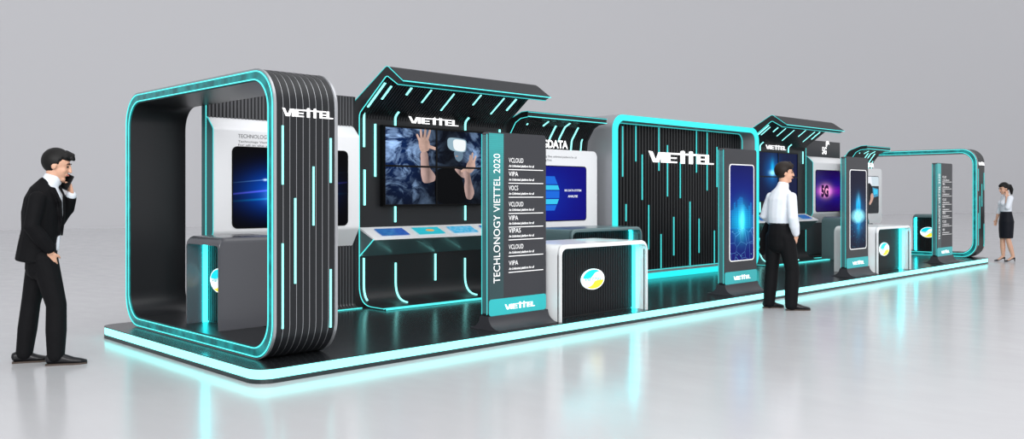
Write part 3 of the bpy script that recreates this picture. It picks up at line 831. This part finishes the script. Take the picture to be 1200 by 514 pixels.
# ------------------------------------------------------------------ hooded stations
HIN = fillet([(2.42, .124), (2.60, .126), (2.60, 2.00), (2.575, 2.22), (2.45, 2.40), (2.35, 2.45), (2.22, 2.462)], [0, .16, .1, .14, .06, .04, 0], 6)
HOUT = [(2.215, 2.54)]+fillet([(2.215, 2.54), (2.34, 2.535), (2.60, 2.44), (2.73, 2.24), (2.73, .114)], [0, .1, .16, .16, 0], 6)[1:]+[(2.40, .114)]
def hood(X, w, dy, zs, kind, label):
    off = lambda path: [(y+dy, ZP+(z-ZP)*zs) for y, z in path]
    hin, hout = off(HIN), off(HOUT); Z = lambda z: ZP+(z-ZP)*zs
    t = thing('hooded_stand', label, 'exhibition stand', (X, 2.73+dy, ZP), 'stands with rounded hood')
    MB().prism_x(hin+hout, X, X+w).obj('wall_and_hood', M['charcoal'], t, smooth=30)
    rb = MB(); n = 40; path = hin
    for i in range(n):
        a = X+.03+(w-.06)*i/n; rb.strip(path, a, a+(w-.06)/n*.56, .011)
    rb.obj('rib_cladding', M['rib'], t, smooth=35)
    e = MB(); e.strip(path, X-.005, X+.003, .007, -.003); e.obj('edge_light', M['ledmid'], t)
    e = MB(); e.strip(hout[:-1], X-.005, X+.003, .008, -.004); e.obj('edge_light', M['ledteal'], t)
    for zz in (2.468, 2.528):
        MB().box(X, X+w, 2.207+dy, 2.217+dy, Z(zz)-.005, Z(zz)+.005).obj('edge_light', M['ledmid'] if zz < 2.5 else M['ledteal'], t)
    arc = [p for p in hin if p[1] > Z(1.9)]
    def cut(z0, z1):
        return [(2.60+dy, Z(z0))]*(z0 < 2.0)+[p for p in arc if Z(z0) < p[1] < Z(z1)]
    for k, (fx, a, b_) in enumerate(((.05, 2.12, 2.36), (.13, 2.25, 2.41), (.26, 2.20, 2.36), (.33, 2.27, 2.45), (.48, 2.20, 2.42), (.60, 2.12, 2.452), (.77, 1.98, 2.445), (.90, 1.98, 2.34))):
        p = cut(a, b_)
        if len(p) > 1:
            b = MB(); b.strip(p, X+w*fx-.011, X+w*fx+.011, .012, .006); b.obj('led_strip', M['led'], t)
    # white housing in front, rounded corners
    yw = 2.40+dy
    MB().prism_y(rrect(X+.12, X+w+.0, Z(.84), Z(2.06), .09, 8), yw, 2.59+dy).obj('white_housing', M['white'], t, smooth=35)
    sx0, sx1 = X+.33, X+w-.26; sz0, sz1 = Z(1.06), Z(1.82)
    if kind == 'car': sx0, sx1, sz0, sz1 = X+.15, X+w-.185, Z(1.075), Z(1.88)
    MB().prism_y(rrect(sx0-.012, sx1+.012, sz0-.012, sz1+.012, .05, 6), yw-.006, yw+.002).obj('screen_bezel', M['bezel'], t)
    MB().prism_y(rrect(sx0, sx1, sz0, sz1, .045, 6), yw-.009, yw-.005).obj('screen', SC[kind], t)
    tx = MB()
    if kind == 'data':
        add_text(tx, 'BIGDATA', lambda u, v: (X+.38+u, yw+.03, 2.085+v), size=.105, width=.66, bold=.035)
        tx.obj('lettering', M['letter'], t)
        sm = MB(); add_text(sm, 'Viettel Big Data unlimited platform for all', lambda u, v: (X+.36+u, yw-.003, 1.945+v), size=.028, width=.83)
        add_text(sm, 'Viettel Big Data', lambda u, v: (X+.36+u, yw-.003, 1.895+v), size=.026, width=.30); sm.obj('small_lettering', M['ink'], t)
        cx, cz = sx0+.25, (sz0+sz1)/2
        for k, (z0, z1) in enumerate(((.13, .24), (.05, .115), (-.065, .035), (-.15, -.08), (-.24, -.165))):
            hw = lambda z: .235-.55*max(0, abs(z)-.06)
            b = MB(); b.add([(cx-hw(z0), yw-.0105, cz+z0), (cx+hw(z0), yw-.0105, cz+z0), (cx+hw(z1), yw-.0105, cz+z1), (cx-hw(z1), yw-.0105, cz+z1)], [(0, 1, 2, 3)])
            b.obj('picture_hexagon', M['p_cyan'] if k in (1, 3) else M['p_blue'], t)
        b = MB(); add_text(b, 'BIG DATA SYSTEM', lambda u, v: (sx1-.47+u, yw-.011, cz+.03+v), size=.028, width=.36, bold=.03)
        add_text(b, 'ANALYSE', lambda u, v: (sx1-.40+u, yw-.011, cz-.055+v), size=.03, width=.21, bold=.04); b.obj('picture_lettering', M['p_white'], t)
    else:
        add_text(tx, 'SMARTCAR', lambda u, v: (X+.40+u, yw+.03, Z(2.10)+v), size=.10, width=.70, bold=.035) if False else add_text(tx, 'DATA', lambda u, v: (X+.54+u, yw+.03, Z(2.09)+v), size=.09, width=.30, bold=.05)
        tx.obj('lettering', M['letter'], t)
        W, H = sx1-sx0, sz1-sz0; f = lambda u, v: (sx0+u*W, yw-.0105, sz0+v*H); f2 = lambda u, v: (sx0+u*W, yw-.0115, sz0+v*H); f3 = lambda u, v: (sx0+u*W, yw-.0125, sz0+v*H)
        def pc(nm, pts, ff, mm): b = MB(); b.add([ff(*p) for p in pts], [list(range(len(pts)))]); b.obj(nm, mm, t)
        pc('picture_pillar', [(.0, 1), (.55, 1), (.60, .80), (.52, .72), (.0, .6)], f, M['p_white'])
        pc('picture_wheel', [(.42+.22*math.cos(q*PI/10), .52+.30*math.sin(q*PI/10)) for q in range(20)], f2, M['p_dark'])
        pc('picture_dash', [(.62, .70), (.97, .66), (.97, .46), (.66, .42)], f2, M['p_dash'])
        pc('picture_display', [(.68, .66), (.92, .64), (.92, .52), (.70, .50)], f3, M['p_cyan'])
        pc('picture_hand', smooth_poly([(.50, .50), (.62, .56), (.70, .44), (.60, .30), (.46, .20), (.40, .26), (.50, .36)]), f3, M['p_skin'])
    return t
hood(5.15, 1.655, 0, 1.0, 'data', 'stand with rounded ribbed hood and deep blue data screen, left of the big framed wall')
hood(14.75, 1.18, -.44, .96, 'car', 'small far stand with rounded hood and a car dashboard screen, left of the far arch')

# ------------------------------------------------------------------ framed backdrop
def framed_wall():
    x0, x1, z0, z1, y0, y1 = 6.92, 11.13, ZP, 2.625, 2.197, 2.78; th = .125
    t = thing('framed_backdrop', 'big black ribbed wall with white letters inside a bright cyan rounded frame', 'wall panel', (x0, y1, ZP))
    o = rrect(x0, x1, z0, z1, .24, 12); i = rrect(x0+th, x1-th, z0+.095, z1-.095, .15, 12)
    MB().ring(o, i, lambda x, z: (x, y0+.012, z), lambda x, z: (x, y1, z)).obj('frame_body', M['rimgrey'], t, smooth=35)
    MB().ring(rrect(x0+.006, x1-.006, z0+.002, z1-.006, .235, 12), rrect(x0+th-.003, x1-th+.003, z0+.092, z1-.092, .153, 12), lambda x, z: (x, y0-.004, z), lambda x, z: (x, y0+.012, z)).obj('light_frame', M['frame'], t, smooth=35)
    MB().box(x0+.05, x1-.05, 2.495, 2.56, z0+.05, z1-.05).obj('back_panel', M['black'], t)
    rb = MB(); n = 50; a0, a1 = x0+th, x1-th
    for k in range(n):
        a = a0+(a1-a0)*k/n; rb.box(a, a+(a1-a0)/n*.55, 2.472, 2.497, z0+.09, z1-.09)
    rb.obj('rib_cladding', M['rib'], t)
    g = MB(); g.ring(rrect(x0+th-.006, x1-th+.006, z0+.09, z1-.09, .155, 12), rrect(x0+th+.008, x1-th-.008, z0+.108, z1-.108, .145, 12), lambda x, z: (x, 2.455, z), lambda x, z: (x, 2.471, z)); g.obj('inner_light', M['ledteal'], t)
    for x, a, b in ((7.502,1.70,2.48),(7.836,1.945,2.50),(8.446,1.81,2.51),(8.682,1.394,2.233),(8.001,1.34,2.058),(9.046,1.365,1.963),(9.526,1.80,2.51),(9.854,1.496,2.50),(10.165,1.557,2.262),
                    (7.587,1.011,1.276),(8.17,.548,1.258),(8.504,.23,.783),(8.862,.419,1.055),(9.334,.23,1.306),(9.604,.427,1.012),(10.083,.23,.794)):
        MB().box(x-.011, x+.011, 2.462, 2.474, a, b).obj('led_strip', M['ledteal'], t)
    logo(map_front(8.154, 1.945, 2.462, .2045, .165), .02, M['letter'], t)
framed_wall()

# ------------------------------------------------------------------ people
def remesh(mb, name, matl, parent, voxel=.008, smooth=3):
    me = bpy.data.meshes.new('tmp'); me.from_pydata(mb.v, [], mb.f)
    bm = bmesh.new(); bm.from_mesh(me); bmesh.ops.recalc_face_normals(bm, faces=bm.faces); bm.to_mesh(me); bm.free()
    o = bpy.data.objects.new('tmp', me); COL.objects.link(o)
    m = o.modifiers.new('r', 'REMESH'); m.mode = 'VOXEL'; m.voxel_size = voxel
    if smooth:
        q = o.modifiers.new('s', 'SMOOTH'); q.factor = .5; q.iterations = smooth
    bpy.context.view_layer.update()
    n = bpy.data.meshes.new_from_object(o.evaluated_get(bpy.context.evaluated_depsgraph_get()))
    bpy.data.objects.remove(o); bpy.data.meshes.remove(me)
    n.name = name; n.materials.clear(); n.materials.append(matl)
    n.polygons.foreach_set('use_smooth', [True]*len(n.polygons))
    ob = bpy.data.objects.new(name, n); COL.objects.link(ob); ob.parent = parent
    return ob

def hand(mb, wrist, d, n, curl=.35, thumb=1, k=1.0, spread=.0):
    """palm with four fingers and a thumb; d points along the hand, n out of the palm"""
    w = Vector(wrist); d = Vector(d).normalized(); n = Vector(n); n = (n-d*n.dot(d)).normalized(); s = d.cross(n)*thumb
    mb.loft([w, w+d*.03*k, w+d*.085*k], [(.026*k, .018*k), (.036*k, .015*k), (.036*k, .012*k)], 12, fwd=n)
    for i, ln in enumerate((.070, .079, .073, .057)):
        b = w+d*.082*k+s*(.027-.018*i)*k; dr = (d+s*spread*(1.5-i)).normalized(); pts = [b]; a = curl*.6
        for sg in (.44, .32, .24):
            v = dr*math.cos(a)+n*math.sin(a); pts.append(pts[-1]+v*ln*sg*k); a += curl
        mb.loft(pts, [.0095*k, .0088*k, .0080*k, .0068*k], 8, fwd=n)
    b = w+d*.025*k+s*.028*k; v1 = (d*.65+s*.6+n*.35).normalized(); v2 = (d*.85+s*.15+n*.45).normalized()
    mb.loft([b, b+v1*.036*k, b+v1*.036*k+v2*.030*k], [.013*k, .0105*k, .0085*k], 8, fwd=n)

def head_shapes(mb, c, pitch, yaw, k=1.0, roll=0):
    """pitch > 0 looks down"""
    mt = Matrix.Translation(Vector(c)) @ Matrix.Rotation(yaw, 4, 'Z') @ Matrix.Rotation(pitch, 4, 'Y') @ Matrix.Rotation(roll, 4, 'X')
    def sp(p, r): mb.sphere(mt @ (Vector(p)*k), tuple(q*k for q in r), 18, 12, mt.to_3x3())
    sp((-.012, 0, .028), (.098, .077, .092)); sp((.030, 0, -.030), (.062, .060, .080)); sp((.034, 0, -.075), (.045, .043, .040))
    sp((.064, 0, -.098), (.023, .028, .020)); sp((.074, 0, .026), (.020, .046, .013)); sp((.062, .032, -.030), (.022, .022, .022)); sp((.062, -.032, -.030), (.022, .022, .022))
    mb.loft([mt @ (Vector(p)*k) for p in ((.088, 0, .016), (.100, 0, -.012), (.109, 0, -.032))], [(.007*k, .010*k), (.009*k, .012*k), (.014*k, .011*k)], 10, fwd=mt.to_3x3() @ Vector((1, 0, 0)))
    for q in (1, -1): sp((-.006, q*.076, -.008), (.021, .010, .032))
    sp((.085, 0, -.062), (.014, .024, .010))
    return mt

def face_parts(mt, k, parent, matl):
    for q in (1, -1):
        e = MB(); e.sphere(mt @ (Vector((.084, q*.031, .004))*k), (.008*k, .013*k, .007*k), 10, 8, mt.to_3x3()); e.obj('eye', M['eye'], parent, smooth=True, local=True)
        e = MB(); e.loft([mt @ (Vector(p)*k) for p in ((.088, q*.014, .026), (.090, q*.030, .031), (.078, q*.050, .026))], [.0045*k, .0055*k, .004*k], 8); e.obj('eyebrow', matl, parent, smooth=True, local=True)
    e = MB(); e.loft([mt @ (Vector(p)*k) for p in ((.090, .020, -.062), (.098, 0, -.061), (.090, -.020, -.062))], [.005*k, .0075*k, .005*k], 8); e.obj('mouth', M['lip'], parent, smooth=True, local=True)

def hair_cap(mb, mt, k, front=.052, back=-.085, thick=1.0):
    """closed cap: outside the skull where hair grows, sunk inside it elsewhere"""
    b = MB(); b.sphere((0, 0, 0), 1, 40, 28)
    out = []
    for v in b.v:
        x, y, z = v
        p = Vector((-.014+x*.107*thick, y*.086*thick, .030+z*.104*thick))
        side = abs(y)
        lim = front if p.x > .045 else (back if p.x < -.02 else front+(back-front)*(.045-p.x)/.065)
        if p.x > -.01 and side > .6: lim = max(lim, -.005)
        d = (p.z-lim)/.018; t = max(0., min(1., d+.5))
        if p.x > .05: p.x += .010*t
        inner = Vector((x*.06, y*.05, z*.06+.01))
        q = inner.lerp(p, t); out.append(mt @ (q*k))
    mb.add(out, b.f)

def shoe(parent, heel, yaw, L=.285, z=0.0, heelh=.0, name='shoe'):
    f = Vector((math.cos(yaw), math.sin(yaw), 0)); h = Vector(heel)
    P = lambda u, zz: h+f*u*L+Vector((0, 0, zz))
    b = MB(); b.loft([P(.06, .052+heelh), P(.22, .060+heelh), P(.42, .050+heelh*.6), P(.66, .034+heelh*.12), P(.86, .027), P(.97, .022)],
                     [(.030, .040), (.036, .050), (.037, .042), (.046, .028), (.040, .020), (.022, .014)], 16, fwd=(0, 0, 1))
    o = remesh(b, name, M['shoe'], parent, .006, 2)
    s = MB(); pts = []
    for u, wd in ((0, .024), (.08, .034), (.3, .033), (.5, .036), (.7, .048), (.88, .040), (1.0, .014)): pts.append((u, wd))
    sd = Vector((-f.y, f.x, 0))
    ol = [h+f*u*L+sd*wd for u, wd in pts]+[h+f*u*L-sd*wd for u, wd in pts[::-1]]
    s.prism([(p.x, p.y) for p in ol], lambda x, y: (x, y, .001), lambda x, y: (x, y, .014))
    s.obj('sole', M['sole'], o, local=True)
    return o

def limb(mb, a, b, c, r, n=14): mb.loft([a, Vector(a).lerp(Vector(b), .5), b, Vector(b).lerp(Vector(c), .5), c], [r[0], (r[0]+r[1])*.5, r[1], r[1]*1.02 if len(r) < 4 else r[3], r[2]], n)

HEAD_R = math.radians(-22)
# --- man in the black suit, on the phone
def man_suit():
    t = thing('person', 'man in black suit holding a phone to his face, standing left of the booth', 'person', (-.815, 2.045, 0), None, HEAD_R)
    K = 1.07
    body = MB()
    body.loft([(-.06, 0, .84), (-.055, 0, 1.0), (-.06, 0, 1.2), (-.05, 0, 1.38), (-.03, 0, 1.46), (.0, 0, 1.50), (.03, 0, 1.57), (.045, 0, 1.64)],
              [(.15, .11), (.15, .105), (.15, .11), (.17, .11), (.12, .085), (.062, .062), (.058, .060), (.058, .060)])
    mt = head_shapes(body, (.062, 0, 1.672), math.radians(14), math.radians(-6), K)
    Lh, Lk, La = (-.07, .09, .90), (-.145, .105, .50), (-.195, .11, .08)
    Rh, Rk, Ra = (-.03, -.09, .90), (.065, -.10, .50), (.065, -.105, .08)
    limb(body, Lh, Lk, La, (.085, .055, .038)); limb(body, Rh, Rk, Ra, (.085, .055, .038))
    rs, re, rw = (-.07, -.185, 1.40), (-.105, -.240, 1.16), (.030, -.185, .945)
    ls, le, lw = (-.03, .195, 1.42), (.085, .235, 1.20), (.165, .10, 1.425)
    limb(body, rs, re, rw, (.052, .042, .028)); limb(body, ls, le, lw, (.052, .042, .028))
    hand(body, rw, (.15, .40, -1), (0, 1, .1), .5, thumb=1)
    hand(body, lw, (-.18, -.16, .95), (-.85, -.45, -.1), .75, thumb=-1, k=1.05)
    remesh(body, 'body', M['skin'], t, .0065, 2)
    face_parts(mt, K, t, M['hair'])
    hr = MB(); hair_cap(hr, mt, K, .060, -.075, 1.02)
    hr.loft([mt @ (Vector(p)*K) for p in ((.045, -.03, .105), (.092, -.01, .092), (.100, .03, .070))], [.022, .024, .014], 12)
    hr.loft([mt @ (Vector(p)*K) for p in ((.035, .03, .112), (.085, .02, .100), (.098, -.03, .072))], [.022, .022, .012], 12)
    remesh(hr, 'hair', M['hair'], t, .005, 2)
    tr = MB()
    tr.loft([(-.055, 0, .80), (-.055, 0, .92), (-.055, 0, 1.03)], [(.165, .125), (.165, .12), (.155, .115)])
    limb(tr, Lh, Lk, (-.195, .11, .075), (.105, .075, .066)); limb(tr, Rh, Rk, (.062, -.105, .072), (.108, .080, .068))
    remesh(tr, 'trousers', M['trouser'], t, .009, 3)
    jk = MB()
    jk.loft([(-.105, 0, .865), (-.09, 0, .98), (-.065, 0, 1.12), (-.060, 0, 1.27), (-.055, 0, 1.38), (-.04, 0, 1.455), (-.015, 0, 1.51)],
            [(.19, .150), (.182, .145), (.175, .142), (.190, .148), (.196, .132), (.158, .105), (.078, .075)], ck=(.12, .8))
    limb(jk, (-.065, -.178, 1.395), re, (.025, -.200, .975), (.066, .062, .048)); limb(jk, (-.03, .178, 1.395), le, (.155, .118, 1.395), (.066, .062, .050))
    for q in (1, -1):
        jk.loft([(.045, q*.075, 1.475), (.092, q*.075, 1.36), (.098, q*.05, 1.20), (.082, q*.035, 1.08)], [(.030, .012), (.036, .014), (.026, .012), (.012, .010)], 10)
    j = remesh(jk, 'suit_jacket', M['suit'], t, .009, 3)
    sh = MB()
    sh.loft([(.060, 0, .96), (.074, 0, 1.10), (.094, 0, 1.25), (.086, 0, 1.38), (.045, 0, 1.475)], [(.030, .018), (.030, .018), (.040, .014), (.058, .018), (.060, .030)])
    sh.loft([(.003, 0, 1.495), (.018, 0, 1.535), (.026, 0, 1.560)], [(.074, .074), (.070, .072), (.068, .070)], 20)
    sh.loft([(.150, .124, 1.385), (.163, .104, 1.420)], [.046, .042], 12)
    remesh(sh, 'shirt', M['shirt'], t, .006, 2)
    tie = MB(); tie.loft([(.078, 0, 1.495), (.112, 0, 1.42), (.118, 0, 1.26), (.098, 0, 1.08)], [(.018, .012), (.020, .010), (.026, .010), (.020, .008)], 10); remesh(tie, 'tie', M['suit'], t, .005, 1)
    shoe(t, (-.285, .105, 0), math.radians(3), .285); shoe(t, (-.015, -.108, 0), math.radians(-4), .315)
    p = thing('phone', 'dark mobile phone in the hand of the man in black suit', 'phone', (0, 0, 0))
    mw = Matrix.Translation(Vector((-.815, 2.045, 0))) @ Matrix.Rotation(HEAD_R, 4, 'Z')
    hp = Vector((.132, .052, 1.530)); ax = Vector((.42, -.1, .9)).normalized(); sd = Vector((.25, .95, -.02)); sd = (sd-ax*sd.dot(ax)).normalized(); nn = ax.cross(sd)
    p.location = mw @ hp
    R3 = mw.to_3x3()
    def blk(hw, hd, hl, o=Vector((0, 0, 0))):
        b = MB(); vs = []
        for z in (-1, 1):
            for u, v in rrect(-hw, hw, -hl, hl, .008, 4): vs.append(R3 @ (nn*(u)+ax*v+sd*(z*hd)+o))
        n = len(vs)//2
        b.add(vs, [list(range(n)), list(range(n, 2*n))]+[(i, (i+1) % n, n+(i+1) % n, n+i) for i in range(n)]); return b
    blk(.034, .005, .068).obj('phone_case', M['phone'], p, local=True)
    blk(.030, .0008, .060, sd*-.0055).obj('phone_screen', M['bezel'], p, local=True)
man_suit()

# --- man in a white shirt, seen from behind
def man_shirt():
    yaw = math.radians(-18)
    loc = (6.82, -.60, 0)
    t = thing('person', 'man in white shirt and black trousers seen from behind facing the far canopy stand', 'person', loc, None, yaw)
    K = 1.02
    body = MB()
    body.loft([(-.04, .03, .86), (-.04, .03, 1.0), (-.03, .03, 1.2), (-.02, .03, 1.38), (-.01, .03, 1.46), (.0, .03, 1.51), (.015, .025, 1.57), (.02, .02, 1.64)],
              [(.15, .11), (.15, .105), (.15, .11), (.17, .11), (.12, .085), (.064, .064), (.058, .060), (.058, .060)])
    mt = head_shapes(body, (.02, .015, 1.695), math.radians(2), math.radians(-32), K)
    Lh, Lk, La = (-.05, .12, .90), (-.055, .155, .49), (-.085, .175, .08)
    Rh, Rk, Ra = (-.03, -.06, .90), (.03, -.105, .49), (.0, -.115, .08)
    limb(body, Lh, Lk, La, (.085, .055, .038)); limb(body, Rh, Rk, Ra, (.085, .055, .038))
    rs, re, rw = (-.02, -.135, 1.39), (-.075, -.225, 1.14), (.03, -.165, .925)
    ls, le, lw = (-.02, .195, 1.39), (-.06, .285, 1.15), (.14, .27, 1.05)
    limb(body, rs, re, rw, (.052, .042, .028)); limb(body, ls, le, lw, (.052, .042, .028))
    hand(body, rw, (.15, .25, -1), (-.1, 1, .1), .5, thumb=1)
    hand(body, lw, (1, -.2, -.1), (0, -.6, -1), .6, thumb=-1)
    remesh(body, 'body', M['skin'], t, .0065, 2)
    face_parts(mt, K, t, M['hairbrown'])
    hr = MB(); hair_cap(hr, mt, K, .052, -.088, 1.05)
    hr.loft([mt @ (Vector(p)*K) for p in ((.0, .03, .118), (.055, .0, .112), (.088, -.03, .085))], [.026, .028, .016], 12)
    remesh(hr, 'hair', M['hairbrown'], t, .005, 2)
    tr = MB()
    tr.loft([(-.045, .03, .80), (-.05, .03, .93), (-.04, .03, 1.065)], [(.165, .130), (.168, .128), (.150, .112)])
    limb(tr, Lh, Lk, (-.085, .175, .062), (.108, .080, .070)); limb(tr, Rh, Rk, (.0, -.115, .058), (.112, .084, .074))
    remesh(tr, 'trousers', M['trouser'], t, .009, 3)
    belt = MB(); belt.loft([(-.04, .03, 1.050), (-.04, .03, 1.085)], [(.156, .118), (.156, .118)], 24, cap=False); belt.obj('belt', M['shoe'], t, smooth=True, local=True)
    sh = MB()
    sh.loft([(-.042, .03, 1.065), (-.04, .03, 1.13), (-.03, .03, 1.24), (-.025, .03, 1.36), (-.015, .03, 1.45), (-.005, .03, 1.50)],
            [(.158, .120), (.172, .135), (.182, .140), (.186, .130), (.152, .100), (.082, .078)], ck=(.12, .8))
    limb(sh, (-.02, -.140, 1.40), re, (.02, -.175, .945), (.064, .060, .045)); limb(sh, (-.02, .20, 1.40), le, (.12, .272, 1.06), (.064, .060, .045))
    sh.loft([(.0, .03, 1.495), (.008, .027, 1.545)], [(.076, .076), (.070, .071)], 20)
    remesh(sh, 'shirt', M['shirt'], t, .008, 3)
    shoe(t, (-.145, .215, 0), math.radians(-20), .27); shoe(t, (-.055, -.085, 0), math.radians(-26), .30)
    # jacket folded over the left forearm
    j = thing('folded_jacket', 'black jacket folded over the left forearm of the man in white shirt', 'jacket', (0, 0, 0))
    mw = Matrix.Translation(Vector(loc)) @ Matrix.Rotation(yaw, 4, 'Z'); org = Vector((.06, .30, .70)); j.location = mw @ org; j.rotation_euler = (0, 0, yaw)
    b = MB()
    L = lambda p: Vector(p)-org
    b.loft([L(p) for p in ((.075, .292, 1.115), (.07, .325, 1.03), (.055, .345, .90), (.035, .35, .76), (.03, .345, .72))], [(.055, .03), (.10, .04), (.125, .045), (.12, .04), (.095, .03)], 16, fwd=(0, 1, 0))
    b.loft([L(p) for p in ((.075, .285, 1.115), (.085, .245, 1.00), (.09, .235, .86))], [(.05, .03), (.085, .035), (.085, .03)], 16, fwd=(0, 1, 0))
    b.loft([L(p) for p in ((.0, .345, .80), (-.03, .36, .70), (-.02, .35, .665))], [(.05, .03), (.055, .028), (.04, .02)], 12, fwd=(0, 1, 0))
    remesh(b, 'cloth', M['suit'], j, .008, 4)
man_shirt()

# --- woman in white blouse and dark skirt
def woman():
    yaw = math.radians(128)
    t = thing('person', 'woman in white blouse and dark pencil skirt with a hand at her ear, far right', 'person', (17.44, -.065, 0), None, yaw)
    K = .98
    body = MB()
    body.loft([(-.0, 0, .86), (.0, 0, 1.0), (.005, 0, 1.15), (.0, 0, 1.30), (-.01, 0, 1.38), (-.01, 0, 1.43), (.005, 0, 1.48), (.02, 0, 1.53)],
              [(.145, .105), (.125, .09), (.118, .085), (.14, .095), (.11, .07), (.052, .052), (.047, .048), (.047, .048)])
    body.sphere((.075, .06, 1.24), (.055, .06, .06)); body.sphere((.075, -.06, 1.24), (.055, .06, .06))
    mt = head_shapes(body, (.045, 0, 1.555), math.radians(16), math.radians(8), K)
    Lh, Lk, La = (0, .08, .86), (-.01, .07, .48), (-.105, .085, .11)
    Rh, Rk, Ra = (0, -.08, .86), (.05, -.06, .48), (.035, -.06, .11)
    for a in ((Lh, Lk, La), (Rh, Rk, Ra)): limb(body, *a, (.080, .052, .032, .052))
    for an, f in ((La, .0), (Ra, .0)):
        body.loft([Vector(an), Vector(an)+Vector((.07, 0, -.06)), Vector(an)+Vector((.12, 0, -.088))], [.032, (.034, .022), (.030, .014)], 12, fwd=(0, 0, 1))
    ls, le, lw = (-.02, .165, 1.355), (.06, .215, 1.145), (.035, .115, 1.375)
    rs, re, rw = (-.02, -.165, 1.355), (.05, -.215, 1.10), (.115, -.20, .880)
    limb(body, ls, le, lw, (.043, .034, .022)); limb(body, rs, re, rw, (.043, .034, .022))
    hand(body, lw, (-.15, -.15, 1), (.1, -1, 0), .45, thumb=1, k=.9)
    hand(body, rw, (.3, .05, -1), (0, 1, .2), .35, thumb=1, k=.9)
    remesh(body, 'body', M['skin2'], t, .0065, 2)
    face_parts(mt, K, t, M['hair'])
    hr = MB(); hair_cap(hr, mt, K, .060, -.06, 1.03)
    hr.loft([mt @ (Vector(p)*K) for p in ((-.09, 0, .05), (-.135, 0, .02), (-.150, 0, -.07), (-.13, 0, -.16))], [.035, .045, .042, .020], 12)
    remesh(hr, 'hair', M['hair'], t, .005, 2)
    sk = MB()
    sk.loft([(.0, 0, .50), (.0, 0, .66), (-.005, 0, .85), (.0, 0, .98), (.0, 0, 1.08)], [(.148, .128), (.165, .138), (.178, .142), (.150, .120), (.128, .098)], 20, ck=(.08, .3))
    remesh(sk, 'skirt', M['skirt'], t, .008, 2)
    bl = MB()
    bl.loft([(.0, 0, 1.06), (.005, 0, 1.15), (.0, 0, 1.28), (-.01, 0, 1.365), (-.01, 0, 1.41)], [(.132, .102), (.136, .105), (.156, .112), (.125, .085), (.065, .062)], 18)
    bl.sphere((.075, .06, 1.24), (.066, .066, .066)); bl.sphere((.075, -.06, 1.24), (.066, .066, .066))
    bl.loft([ls, Vector(ls).lerp(Vector(le), .55), le], [.062, .058, .052], 14)
    bl.loft([rs, Vector(rs).lerp(Vector(re), .5), re, Vector(re).lerp(Vector(rw), .35)], [.062, .056, .050, .044], 14)
    bl.loft([(-.008, 0, 1.40), (-.002, 0, 1.435)], [(.066, .064), (.058, .058)], 18)
    remesh(bl, 'blouse', M['shirt'], t, .007, 3)
    for an, y in ((La, .085), (Ra, -.06)):
        b = MB(); h = Vector((an[0], y, 0))
        b.loft([h+Vector((-.025, 0, .075)), h+Vector((.03, 0, .062)), h+Vector((.08, 0, .030)), h+Vector((.13, 0, .018)), h+Vector((.175, 0, .012))], [(.026, .022), (.030, .018), (.032, .014), (.034, .018), (.012, .010)], 12, fwd=(0, 0, 1))
        b.loft([h+Vector((-.028, 0, .07)), h+Vector((-.030, 0, .008))], [.014, .008], 10)
        remesh(b, 'high_heel_shoe', M['shoe'], t, .005, 1)
woman()

# ------------------------------------------------------------------ camera, light, colour
cam = bpy.data.cameras.new('camera'); co = bpy.data.objects.new('camera', cam); COL.objects.link(co)
co.location = (-3.234, -5.9646, 1.42); co.rotation_euler = (PI/2, 0, math.radians(45.3416-90))
cam.sensor_fit = 'HORIZONTAL'; cam.sensor_width = 36; cam.lens = 36*1027.1/1200
cam.shift_y = -(257-228.12)/1200; cam.clip_end = 400
S.camera = co
w = bpy.data.worlds.new('world'); S.world = w; w.use_nodes = True
nt = w.node_tree; bg = nt.nodes['Background']
bg.inputs['Color'].default_value = (.97, .975, 1.0, 1); bg.inputs['Strength'].default_value = .88
def area(name, loc, rot, sx, sy, power, col=(1, 1, 1)):
    l = bpy.data.lights.new(name, 'AREA'); l.shape = 'RECTANGLE'; l.size = sx; l.size_y = sy; l.energy = power; l.color = col
    o = bpy.data.objects.new(name, l); COL.objects.link(o); o.location = loc; o.rotation_euler = rot; return o
area('softbox', (5, -3, 9), (math.radians(12), 0, 0), 16, 8, 500)
key = area('added_front_fill', (-9, -17, 8), (0, 0, 0), 22, 9, 3800)  # added lamp behind the camera, only there to brighten upright faces
key.rotation_euler = (Vector((7, 2, 1.2))-key.location).to_track_quat('-Z', 'Y').to_euler()
S.view_settings.view_transform = 'Standard'; S.view_settings.look = 'None'
S.view_settings.exposure = 0; S.view_settings.gamma = 1
S.cycles.use_denoising = True
S.cycles.max_bounces = 6; S.cycles.sample_clamp_indirect = 4
